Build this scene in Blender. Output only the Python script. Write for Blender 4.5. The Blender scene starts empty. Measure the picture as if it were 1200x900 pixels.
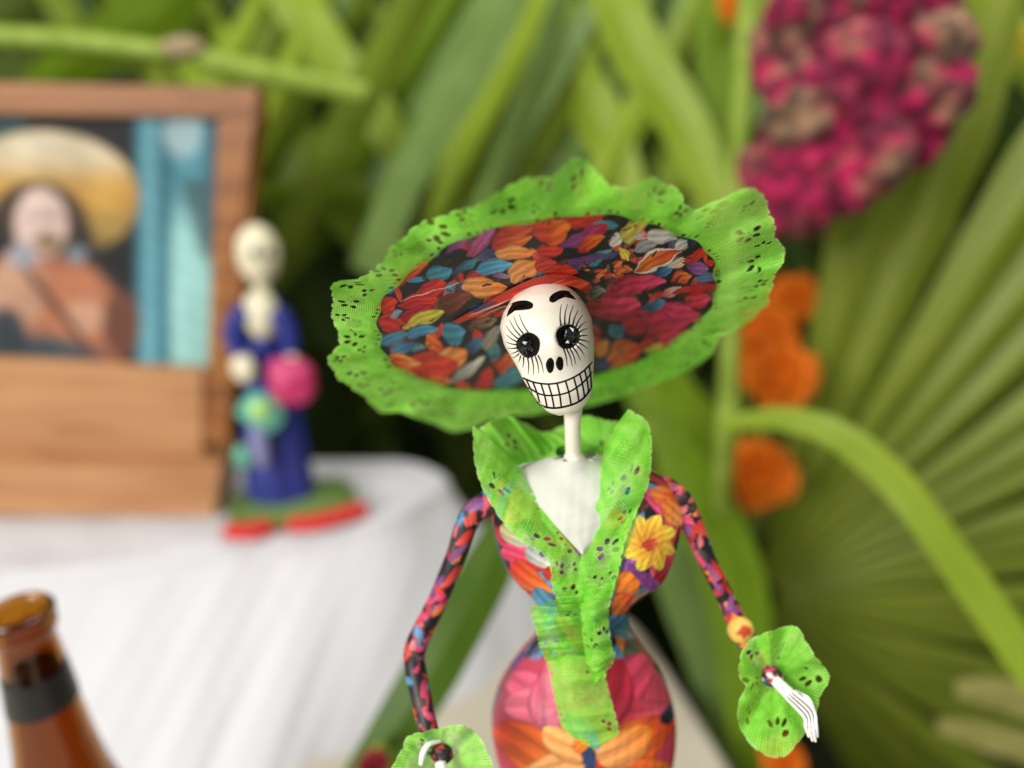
import bpy, bmesh, math, random
import numpy as np
from mathutils import Vector, noise
from mathutils.bvhtree import BVHTree

# ------------------------------------------------------------------ camera, light, exposure
S = bpy.context.scene
COL = S.collection
CM = 0.01                       # everything below is written in centimetres
PITCH = math.radians(20)
CAMZ = 42.0
FPX = 867.0                     # focal length in photo pixels (1200 x 900)
cam_d = bpy.data.cameras.new('camera')
cam = bpy.data.objects.new('camera', cam_d); COL.objects.link(cam)
cam.location = (0, 0, CAMZ * CM)
cam.rotation_euler = (math.pi / 2 - PITCH, 0, 0)
cam_d.sensor_width = 36; cam_d.lens = 36 * FPX / 1200
cam_d.clip_start = 0.005; cam_d.clip_end = 50
cam_d.dof.use_dof = True
cam_d.dof.focus_distance = 0.178
cam_d.dof.aperture_fstop = 3.7
cam_d.dof.aperture_blades = 0
S.camera = cam

W = bpy.data.worlds.new('World'); S.world = W; W.use_nodes = True
W.node_tree.nodes['Background'].inputs[0].default_value = (1.0, 0.98, 0.94, 1)
W.node_tree.nodes['Background'].inputs[1].default_value = 0.24

def area(name, loc, target, size, power, color):
    l = bpy.data.lights.new(name, 'AREA'); l.shape = 'RECTANGLE'; l.size = size[0]; l.size_y = size[1]
    l.energy = power; l.color = color
    o = bpy.data.objects.new(name, l); COL.objects.link(o)
    o.location = Vector(loc) * CM
    d = Vector(target) * CM - o.location
    o.rotation_euler = d.to_track_quat('-Z', 'Y').to_euler()
area('window_light', (-105, -115, 105), (0, 30, 25), (1.3, 1.0), 48, (1.0, 0.98, 0.95))
area('ceiling_light', (70, 40, 190), (10, 50, 20), (1.2, 1.2), 22, (1.0, 0.97, 0.9))

S.view_settings.view_transform = 'Standard'; S.view_settings.look = 'None'
S.view_settings.exposure = 0.08; S.view_settings.gamma = 1.0
S.view_settings.use_curve_mapping = False
S.render.engine = 'CYCLES'
S.cycles.use_denoising = True
S.cycles.max_bounces = 10; S.cycles.transparent_max_bounces = 24

# ------------------------------------------------------------------ helpers
cp, sp = math.cos(PITCH), math.sin(PITCH)
def U(px, py, d):
    """point on the sight line of photo pixel (px,py) at axial distance d (cm)"""
    px = np.asarray(px, float); py = np.asarray(py, float); d = np.asarray(d, float)
    a = (px - 600) / FPX; b = -(py - 450) / FPX
    return np.stack([a * d, d * (cp + b * sp), CAMZ + d * (-sp + b * cp)], -1)
def dY(py, y):   # axial distance of the plane y = const
    b = -(np.asarray(py, float) - 450) / FPX
    return y / (cp + b * sp)
def UY(px, py, y): return U(px, py, dY(py, y))
def UZ(px, py, z):
    b = -(np.asarray(py, float) - 450) / FPX
    return U(px, py, (z - CAMZ) / (-sp + b * cp))
def proj(P):
    P = np.asarray(P, float); x = P[..., 0]; y = P[..., 1]; z = P[..., 2] - CAMZ
    d = y * cp - z * sp; u = y * sp + z * cp
    return np.stack([600 + FPX * x / d, 450 - FPX * u / d], -1), d
CAMP = np.array([0, 0, CAMZ])

ROOT = {}
def empty(name, loc, label, cat, group=None):
    o = bpy.data.objects.new(name, None); COL.objects.link(o)
    o.empty_display_size = 0.01
    o.location = Vector(loc) * CM
    tag(o, label, cat, group); ROOT[o] = np.array(loc, float)
    return o
def tag(o, label=None, cat=None, group=None, kind=None):
    if label: o['label'] = label
    if cat: o['category'] = cat
    if group: o['group'] = group
    if kind: o['kind'] = kind
    return o
def make(name, V, F, mat, parent=None, smooth=True, attrs=None, origin=None):
    """one mesh object; V in cm world coordinates"""
    V = np.asarray(V, float)
    org = ROOT[parent] if parent is not None else (np.asarray(origin, float) if origin is not None else V.mean(0) * [1, 1, 0] + [0, 0, V[:, 2].min()])
    me = bpy.data.meshes.new(name)
    L = (V - org) * CM
    if isinstance(F, np.ndarray):
        n, k = F.shape
        me.vertices.add(len(L)); me.vertices.foreach_set('co', L.ravel())
        me.loops.add(n * k); me.loops.foreach_set('vertex_index', F.ravel().astype(np.int32))
        me.polygons.add(n); me.polygons.foreach_set('loop_start', np.arange(0, n * k, k, dtype=np.int32))
        me.update(calc_edges=True); me.validate()
    else:
        me.from_pydata([tuple(p) for p in L], [], [tuple(int(i) for i in f) for f in F]); me.update()
    me.polygons.foreach_set('use_smooth', [smooth] * len(me.polygons))
    for k, a in (attrs or {}).items():
        a = np.asarray(a, float)
        if k == 'luv':
            at = me.attributes.new(k, 'FLOAT_VECTOR', 'POINT'); at.data.foreach_set('vector', a.ravel())
        elif a.ndim == 1:
            at = me.attributes.new(k, 'FLOAT', 'POINT'); at.data.foreach_set('value', a)
        else:
            at = me.attributes.new(k, 'FLOAT_COLOR', 'POINT')
            at.data.foreach_set('color', np.concatenate([a, np.ones((len(a), 1))], 1).ravel())
    me.materials.append(mat)
    o = bpy.data.objects.new(name, me); COL.objects.link(o)
    if parent is not None:
        o.parent = parent; ROOT[o] = org
    else:
        o.location = Vector(org) * CM; ROOT[o] = org
    return o
def grid_faces(n, m, wrap_m=False, wrap_n=False):
    """verts laid out [n rows][m columns]"""
    i = np.arange(n if wrap_n else n - 1)[:, None]; j = np.arange(m if wrap_m else m - 1)[None, :]
    i2 = (i + 1) % n; j2 = (j + 1) % m
    f = np.stack(np.broadcast_arrays(i * m + j, i * m + j2, i2 * m + j2, i2 * m + j), -1)
    return f.reshape(-1, 4)
def spline(P, t):
    """Catmull-Rom through the rows of P, sampled at t in 0..1"""
    P = np.asarray(P, float); n = len(P)
    if n == 2: return P[0] + (P[1] - P[0]) * np.asarray(t)[:, None]
    E = np.vstack([2 * P[0] - P[1], P, 2 * P[-1] - P[-2]])
    s = np.clip(np.asarray(t) * (n - 1), 0, n - 1 - 1e-9); i = s.astype(int); f = (s - i)[:, None]
    a, b, c, d = E[i], E[i + 1], E[i + 2], E[i + 3]
    return .5 * (2 * b + (c - a) * f + (2 * a - 5 * b + 4 * c - d) * f ** 2 + (3 * b - a - 3 * c + d) * f ** 3)
def wob(x, y, seed=0, k=5):
    r = np.random.default_rng(seed); o = 0
    for i in range(k):
        a, b, c = r.normal(size=2).tolist() + [r.uniform(0, 6.28)]
        s = 1.6 ** i
        o = o + np.sin(s * (a * x + b * y) + c) / s
    return o
def tube(P, R, seg=16, n=60, cap=True):
    P = np.asarray(P, float); t = np.linspace(0, 1, n)
    C = spline(P, t); R = np.interp(t, np.linspace(0, 1, len(R)), R) if not np.isscalar(R) else np.full(n, R)
    T = np.gradient(C, axis=0); T /= np.linalg.norm(T, axis=1)[:, None]
    up = np.array([0.13, -0.9, 0.4]); V = []
    for i in range(n):
        a = np.cross(T[i], up); a /= np.linalg.norm(a); b = np.cross(a, T[i])
        th = np.linspace(0, 2 * np.pi, seg, endpoint=False)
        V.append(C[i] + R[i] * (np.cos(th)[:, None] * a + np.sin(th)[:, None] * b))
    V = np.concatenate(V); F = [tuple(f) for f in grid_faces(n, seg, True)]
    if cap:
        V = np.vstack([V, C[0] - T[0] * R[0] * .4, C[-1] + T[-1] * R[-1] * .5])
        k = n * seg
        for j in range(seg):
            F.append((k, (j + 1) % seg, j)); F.append((k + 1, (n - 1) * seg + j, (n - 1) * seg + (j + 1) % seg))
    return V, F
def lathe(axis, prof, seg=64):
    """prof: list of (radius, z) around a vertical axis at (x,y)"""
    th = np.linspace(0, 2 * np.pi, seg, endpoint=False)
    V = np.concatenate([np.stack([axis[0] + r * np.cos(th), axis[1] + r * np.sin(th), np.full(seg, z)], 1) for r, z in prof])
    return V, grid_faces(len(prof), seg, True)
def blob(c, r, sub=3, amp=0., freq=1., seed=0, ridged=False):
    bm = bmesh.new(); bmesh.ops.create_icosphere(bm, subdivisions=sub, radius=1)
    V = []
    for v in bm.verts:
        p = v.co.copy()
        if amp:
            q = p * freq + Vector((seed * 3.1, seed * 1.7, seed * .9))
            k = noise.fractal(q, 1.0, 2.0, 4)
            if ridged: k = 1 - abs(k) * 2.2
            p *= 1 + amp * k
        V.append((c[0] + p.x * r[0], c[1] + p.y * r[1], c[2] + p.z * r[2]))
    bm.verts.index_update()
    F = [[v.index for v in f.verts] for f in bm.faces]; bm.free()
    return np.array(V), F

# ------------------------------------------------------------------ materials
def mat(name):
    m = bpy.data.materials.new(name); m.use_nodes = True
    n = m.node_tree.nodes; b = n['Principled BSDF']
    return m, n, m.node_tree.links, b
def plain(name, c, rough=.5, spec=.5, bump=0., bscale=200., var=0., vscale=60., coat=0.):
    m, n, l, b = mat(name)
    b.inputs['Base Color'].default_value = (*c, 1); b.inputs['Roughness'].default_value = rough
    b.inputs['Specular IOR Level'].default_value = spec; b.inputs['Coat Weight'].default_value = coat
    tc = n.new('ShaderNodeTexCoord')
    if var:
        t = n.new('ShaderNodeTexNoise'); t.inputs['Scale'].default_value = vscale; t.inputs['Detail'].default_value = 5
        r = n.new('ShaderNodeMapRange'); r.inputs[3].default_value = 1 - var; r.inputs[4].default_value = 1 + var
        h = n.new('ShaderNodeHueSaturation'); h.inputs['Color'].default_value = (*c, 1)
        l.new(tc.outputs['Object'], t.inputs['Vector']); l.new(t.outputs[0], r.inputs[0]); l.new(r.outputs[0], h.inputs['Value']); l.new(h.outputs[0], b.inputs['Base Color'])
    if bump:
        t = n.new('ShaderNodeTexNoise'); t.inputs['Scale'].default_value = bscale; t.inputs['Detail'].default_value = 6
        u = n.new('ShaderNodeBump'); u.inputs['Strength'].default_value = bump; u.inputs['Distance'].default_value = .0008
        l.new(tc.outputs['Object'], t.inputs['Vector']); l.new(t.outputs[0], u.inputs['Height']); l.new(u.outputs[0], b.inputs['Normal'])
    return m
def printed(name, rough=.5, bump=.25, coat=.03, bs=350, bd=.0005):
    m, n, l, b = mat(name)
    a = n.new('ShaderNodeAttribute'); a.attribute_name = 'print'
    l.new(a.outputs['Color'], b.inputs['Base Color'])
    b.inputs['Roughness'].default_value = rough; b.inputs['Specular IOR Level'].default_value = .3; b.inputs['Coat Weight'].default_value = coat; b.inputs['Coat Roughness'].default_value = .25
    tc = n.new('ShaderNodeTexCoord'); t = n.new('ShaderNodeTexNoise'); t.inputs['Scale'].default_value = bs; t.inputs['Detail'].default_value = 5; t.inputs['Distortion'].default_value = .7
    u = n.new('ShaderNodeBump'); u.inputs['Strength'].default_value = bump; u.inputs['Distance'].default_value = bd
    l.new(tc.outputs['Object'], t.inputs['Vector']); l.new(t.outputs[0], u.inputs['Height']); l.new(u.outputs[0], b.inputs['Normal'])
    return m
def lace_mat():
    m, n, l, b = mat('green_lace')
    al = n.new('ShaderNodeAttribute'); al.attribute_name = 'alpha'
    to = n.new('ShaderNodeAttribute'); to.attribute_name = 'tone'
    mx = n.new('ShaderNodeValToRGB'); e_ = mx.color_ramp.elements
    e_[0].position = 0; e_[0].color = (.16, .70, .025, 1); e_[1].position = .62; e_[1].color = (.38, .93, .10, 1); e3 = e_.new(1.0); e3.color = (.58, .95, .28, 1)
    lu = n.new('ShaderNodeAttribute'); lu.attribute_name = 'luv'
    sx = n.new('ShaderNodeSeparateXYZ'); l.new(lu.outputs['Vector'], sx.inputs[0])
    def mth(op, a, b_=None, c_=None):
        q = n.new('ShaderNodeMath'); q.operation = op
        for i, w in enumerate((a, b_, c_)):
            if w is None: continue
            if isinstance(w, (int, float)): q.inputs[i].default_value = w
            else: l.new(w, q.inputs[i])
        return q.outputs[0]
    F1 = 2 * math.pi / .075
    s1 = mth('SINE', mth('MULTIPLY', mth('ADD', sx.outputs[0], sx.outputs[1]), F1 * .7)); s2 = mth('SINE', mth('MULTIPLY', mth('SUBTRACT', sx.outputs[0], sx.outputs[1]), F1 * .7))
    netv = mth('MULTIPLY', s1, s2)                       # fine diamond net of the tulle
    gr = n.new('ShaderNodeTexNoise'); gr.inputs['Scale'].default_value = 7; gr.inputs['Detail'].default_value = 6; l.new(lu.outputs['Vector'], gr.inputs['Vector'])
    tn = mth('ADD', to.outputs['Fac'], mth('MULTIPLY_ADD', netv, .30, mth('MULTIPLY_ADD', gr.outputs[0], .45, -.15)))
    alpha = mth('MULTIPLY', al.outputs['Fac'], mth('MULTIPLY_ADD', netv, .20, .84))
    l.new(tn, mx.inputs[0]); l.new(mx.outputs[0], b.inputs['Base Color'])
    b.inputs['Roughness'].default_value = .7; b.inputs['Specular IOR Level'].default_value = .2
    tr = n.new('ShaderNodeBsdfTranslucent'); l.new(mx.outputs[0], tr.inputs['Color'])
    m1 = n.new('ShaderNodeMixShader'); m1.inputs[0].default_value = .36
    l.new(b.outputs[0], m1.inputs[1]); l.new(tr.outputs[0], m1.inputs[2])
    tp = n.new('ShaderNodeBsdfTransparent'); m2 = n.new('ShaderNodeMixShader')
    l.new(alpha, m2.inputs[0]); l.new(tp.outputs[0], m2.inputs[1]); l.new(m1.outputs[0], m2.inputs[2])
    l.new(m2.outputs[0], n['Material Output'].inputs['Surface'])
    tc = n.new('ShaderNodeTexCoord'); t = n.new('ShaderNodeTexNoise'); t.inputs['Scale'].default_value = 2600; t.inputs['Detail'].default_value = 3
    u = n.new('ShaderNodeBump'); u.inputs['Strength'].default_value = .5; u.inputs['Distance'].default_value = .0003
    l.new(tc.outputs['Object'], t.inputs['Vector']); l.new(t.outputs[0], u.inputs['Height']); l.new(u.outputs[0], b.inputs['Normal'])
    return m
def leaf_mat(name, c, c2, rough=.42, trans=.25):
    """'across' -1..1 over the blade, 'along' 0..1"""
    m, n, l, b = mat(name)
    ac = n.new('ShaderNodeAttribute'); ac.attribute_name = 'across'
    lo = n.new('ShaderNodeAttribute'); lo.attribute_name = 'along'
    cb = n.new('ShaderNodeCombineXYZ'); l.new(ac.outputs['Fac'], cb.inputs[0]); l.new(lo.outputs['Fac'], cb.inputs[1])
    mp = n.new('ShaderNodeVectorMath'); mp.operation = 'MULTIPLY'; mp.inputs[1].default_value = (9, 1.4, 1)
    l.new(cb.outputs[0], mp.inputs[0])
    t = n.new('ShaderNodeTexNoise'); t.inputs['Scale'].default_value = 1.3; t.inputs['Detail'].default_value = 5
    l.new(mp.outputs[0], t.inputs['Vector'])
    mx = n.new('ShaderNodeMix'); mx.data_type = 'RGBA'; mx.inputs[6].default_value = (*c, 1); mx.inputs[7].default_value = (*c2, 1)
    rr = n.new('ShaderNodeMapRange'); rr.inputs[1].default_value = .35; rr.inputs[2].default_value = .65
    l.new(t.outputs[0], rr.inputs[0]); l.new(rr.outputs[0], mx.inputs[0]); l.new(mx.outputs[2], b.inputs['Base Color'])
    b.inputs['Roughness'].default_value = rough; b.inputs['Specular IOR Level'].default_value = .25
    tr = n.new('ShaderNodeBsdfTranslucent'); l.new(mx.outputs[2], tr.inputs['Color'])
    ms = n.new('ShaderNodeMixShader'); ms.inputs[0].default_value = trans
    l.new(b.outputs[0], ms.inputs[1]); l.new(tr.outputs[0], ms.inputs[2]); l.new(ms.outputs[0], n['Material Output'].inputs['Surface'])
    return m
def wood_mat(name, c1, c2, sc=(3, 30, 30)):
    m, n, l, b = mat(name)
    tc = n.new('ShaderNodeTexCoord'); mp = n.new('ShaderNodeMapping'); mp.inputs['Scale'].default_value = sc
    t = n.new('ShaderNodeTexNoise'); t.inputs['Scale'].default_value = 3; t.inputs['Detail'].default_value = 7; t.inputs['Distortion'].default_value = .8
    r = n.new('ShaderNodeValToRGB'); r.color_ramp.elements[0].color = (*c1, 1); r.color_ramp.elements[1].color = (*c2, 1)
    r.color_ramp.elements[0].position = .35; r.color_ramp.elements[1].position = .68
    l.new(tc.outputs['Object'], mp.inputs[0]); l.new(mp.outputs[0], t.inputs['Vector']); l.new(t.outputs[0], r.inputs[0]); l.new(r.outputs[0], b.inputs['Base Color'])
    b.inputs['Roughness'].default_value = .45
    return m
def cloth_mat(name, c):
    m, n, l, b = mat(name)
    b.inputs['Base Color'].default_value = (*c, 1); b.inputs['Roughness'].default_value = .85; b.inputs['Specular IOR Level'].default_value = .15
    b.inputs['Sheen Weight'].default_value = .1
    tc = n.new('ShaderNodeTexCoord'); t = n.new('ShaderNodeTexNoise'); t.inputs['Scale'].default_value = 22; t.inputs['Detail'].default_value = 6; t.inputs['Distortion'].default_value = 1.2
    u = n.new('ShaderNodeBump'); u.inputs['Strength'].default_value = .55; u.inputs['Distance'].default_value = .004
    l.new(tc.outputs['Object'], t.inputs['Vector']); l.new(t.outputs[0], u.inputs['Height']); l.new(u.outputs[0], b.inputs['Normal'])
    return m
def glass_mat():
    m, n, l, b = mat('amber_glass')
    b.inputs['Base Color'].default_value = (.42, .165, .015, 1); b.inputs['Roughness'].default_value = .02
    b.inputs['Transmission Weight'].default_value = 1; b.inputs['IOR'].default_value = 1.5
    return m

M = {}
M['cloth'] = cloth_mat('white_cotton', (.61, .61, .635)); M['bounce_tint'] = cloth_mat('bounce_tinted_cotton', (.60, .54, .43))  # second cotton is white cloth too, warm bounced light tinted into its colour
M['lace'] = lace_mat()
M['print'] = printed('floral_print')
M['paper'] = printed('floral_paper', .45, .55, .06, 85, .0011)
M['bone'] = plain('cream_varnish', (.80, .74, .62), .32, .5, .35, 120, .09, 55, coat=.2)
M['chest'] = plain('white_paper_paste', (.60, .61, .53), .75, .25, .5, 60, .05, 120)
M['black'] = plain('black_paint', (.004, .004, .004), .5, .12)
M['gem'] = plain('black_glitter', (.004, .004, .005), .06, .8, .0, 900)
M['white'] = plain('white_paint', (.82, .80, .77), .45, .4, .3, 400)
M['amber'] = glass_mat()
M['band'] = plain('dark_label', (.012, .012, .012), .35)
M['wood'] = wood_mat('brown_wood', (.20, .062, .010), (.37, .145, .03))
M['wood_light'] = wood_mat('tan_wood', (.36, .16, .06), (.52, .27, .12))
M['picture'] = printed('picture_print', .65, .05, .0)
M['blue'] = plain('blue_paint', (.022, .032, .22), .35, .5, .2, 200, .25, 40)
M['pink'] = plain('pink_paint', (.50, .03, .13), .45, .4, .4, 120, .2, 60)
M['red'] = plain('red_paint', (.60, .02, .015), .4, .5, .3, 150)
M['mint'] = plain('mint_paint', (.12, .42, .30), .5)
M['lime'] = plain('lime_paint', (.38, .62, .16), .5)
M['lilac'] = plain('lilac_paint', (.22, .22, .42), .5)
M['moss'] = plain('moss_paint', (.12, .19, .05), .6, .3, .5, 150, .3, 80)
M['skel'] = plain('ivory_paint', (.72, .66, .46), .4, .5, .1, 200)
M['orange'] = plain('marigold_orange', (.74, .175, .008), .6, .2, .4, 300, .25, 150)
M['yellow'] = plain('yellow_petal', (.75, .66, .04), .6)
M['l_bright'] = leaf_mat('leaf_bright', (.21, .33, .013), (.39, .50, .05))
M['l_mid'] = leaf_mat('leaf_mid', (.11, .21, .006), (.21, .33, .015))
M['l_olive'] = leaf_mat('leaf_olive', (.12, .18, .008), (.23, .31, .027))
M['l_grey'] = leaf_mat('leaf_grey', (.15, .25, .05), (.26, .39, .12), .35)
M['l_dark'] = leaf_mat('leaf_dark', (.035, .075, .012), (.08, .13, .022))
M['l_fan'] = leaf_mat('leaf_fan', (.15, .21, .009), (.28, .34, .045), .42, .2)
M['l_deep'] = leaf_mat('leaf_deep', (.05, .11, .006), (.08, .15, .012))
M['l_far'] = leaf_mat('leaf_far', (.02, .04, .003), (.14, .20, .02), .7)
M['l_straw'] = leaf_mat('leaf_straw', (.24, .23, .05), (.36, .34, .11), .6)
M['stalk'] = leaf_mat('stalk_green', (.22, .33, .03), (.34, .45, .075), .45, .1)
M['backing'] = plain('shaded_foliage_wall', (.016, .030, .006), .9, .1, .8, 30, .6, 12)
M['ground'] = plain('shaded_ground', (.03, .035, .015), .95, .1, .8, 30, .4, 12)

# ------------------------------------------------------------------ setting
def box_sheet(name, P, mat_, kind):
    o = make(name, np.array(P, float), [(0, 1, 2, 3)], mat_, smooth=False, origin=np.mean(P, 0)); tag(o, kind=kind); return o
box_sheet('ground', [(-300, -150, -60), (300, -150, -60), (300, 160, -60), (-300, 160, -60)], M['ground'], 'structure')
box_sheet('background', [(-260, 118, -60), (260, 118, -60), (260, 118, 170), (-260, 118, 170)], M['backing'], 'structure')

def drape(name, poly, ztop, zbot, fold, k, slant, label, seed, rnd=.9, flare=.06, m_='cloth', front=0.):
    """a cloth laid over a block: flat top with soft wrinkles, rounded edge, folded sides"""
    poly = np.array(poly, float); n = len(poly)
    pts = []
    for i in range(n):                                   # rounded corners
        a, b, c = poly[i - 1], poly[i], poly[(i + 1) % n]
        r = 2.5
        p0 = b + (a - b) / np.linalg.norm(a - b) * r; p1 = b + (c - b) / np.linalg.norm(c - b) * r
        for t in np.linspace(0, 1, 6): pts.append((1 - t) ** 2 * p0 + 2 * t * (1 - t) * b + t * t * p1)
    pts = np.array(pts + [pts[0]]); s = np.r_[0, np.cumsum(np.linalg.norm(np.diff(pts, axis=0), axis=1))]
    m = 480; q = np.linspace(0, s[-1], m, endpoint=False)
    R = np.stack([np.interp(q, s, pts[:, 0]), np.interp(q, s, pts[:, 1])], 1)
    T = np.roll(R, -1, 0) - np.roll(R, 1, 0); T /= np.linalg.norm(T, axis=1)[:, None]
    N = np.stack([T[:, 1], -T[:, 0]], 1)
    c = R.mean(0); rows = []
    for f in np.linspace(0.001, 1, 40):
        p = c + (R - N * rnd - c) * f
        z = ztop + .10 * wob(p[:, 0] * .18, p[:, 1] * .3, seed) * (1 if f < .97 else .6)
        rows.append(np.c_[p, z])
    for a in np.linspace(.15, math.pi / 2, 8):
        p = R - N * rnd * (1 - math.sin(a)); rows.append(np.c_[p, np.full(m, ztop - rnd * (1 - math.cos(a)))])
    nz = 60; H = ztop - rnd - zbot
    for j in range(1, nz + 1):
        g = j / nz; z = ztop - rnd - H * g
        ph = q * 2 * np.pi / k + slant * g * H / k
        amp = fold * (g ** .6) * (.65 + .35 * np.sin(q * .21 + seed))
        off = amp * (.8 * wob(ph * .75, ph * 0 + g * 1.6, seed + 5) + .35 * np.sin(ph * .6 + 2 * np.sin(q * .13))) + (flare + front * np.clip(-N[:, 1], 0, 1) ** 3 + front * .85 * np.clip(N[:, 0], 0, 1) ** 2) * H * g ** 1.2
        rows.append(np.c_[R + N * off[:, None], np.full(m, z)])
    V = np.concatenate(rows)
    o = make(name, V, grid_faces(len(rows), m, True), M[m_], origin=(c[0], c[1], zbot)); tag(o, label, 'tablecloth')
    return o
# counter-clockwise seen from above
drape('tablecloth', [(-80, -20), (16, -20), (15.5, 38), (11.5, 54), (1, 66), (-80, 66)], 0, -55, 1.2, 9, 1.0,
      'white cotton cloth, warm bounced light tinted into it, over the low altar table, behind the skeleton doll', 3, rnd=1.2, m_='bounce_tint')
drape('step_cloth', [(-75, 29), (-9.6, 51.2), (-4.6, 58.5), (-9, 62.5), (-75, 62.5)], 12, -1.0, .5, 8.5, 5.5,
      'white cotton cloth draped over the raised step under the wooden frame', 8, front=.95)

# ------------------------------------------------------------------ leaves
def blade(name, pts, w, m, label=None, parent=None, fold=.35, tilt=0., cat='leaf', n=40, group=None, taper=(0, .6)):
    """a palm blade through (px,py,depth) points, w = widths in photo pixels, V-folded along its rib"""
    C = spline(np.array([U(*p) for p in pts]), np.linspace(0, 1, n))
    dd = spline(np.array([[p[2]] for p in pts]), np.linspace(0, 1, n))[:, 0]
    t = np.linspace(0, 1, n)
    hw = np.interp(t, np.linspace(0, 1, len(w)), w) * dd / FPX / 2
    T = np.gradient(C, axis=0); T /= np.linalg.norm(T, axis=1)[:, None]
    D = C - CAMP; D /= np.linalg.norm(D, axis=1)[:, None]
    A = np.cross(T, D); A /= np.linalg.norm(A, axis=1)[:, None]
    B = np.cross(A, T)
    ca, sa = math.cos(tilt), math.sin(tilt); A, B = A * ca + B * sa, B * ca - A * sa
    k = np.linspace(-1, 1, 9)
    wv = .06 * wob(t * 9, t * 0, int(pts[0][0]) + 7)[:, None]
    fold = fold * .7
    V = C[:, None, :] + A[:, None, :] * (k[None, :, None] * (hw[:, None, None])) + B[:, None, :] * ((np.abs(k)[None, :] * fold + wv * k[None, :]) * hw[:, None])[..., None]
    V2 = V + B[:, None, :] * .03
    at = {'across': np.r_[np.tile(k, n), np.tile(k, n)] * 1.0 + pts[0][0] * .37, 'along': np.r_[np.repeat(t, 9), np.repeat(t, 9)] * 3 + pts[0][1] * .11}
    F = np.vstack([grid_faces(n, 9), grid_faces(n, 9)[:, ::-1] + n * 9])
    o = make(name, np.vstack([V.reshape(-1, 3), V2.reshape(-1, 3)]), F, m, parent, smooth=False, attrs=at)
    if parent is None: tag(o, label, cat, group)
    return o

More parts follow.
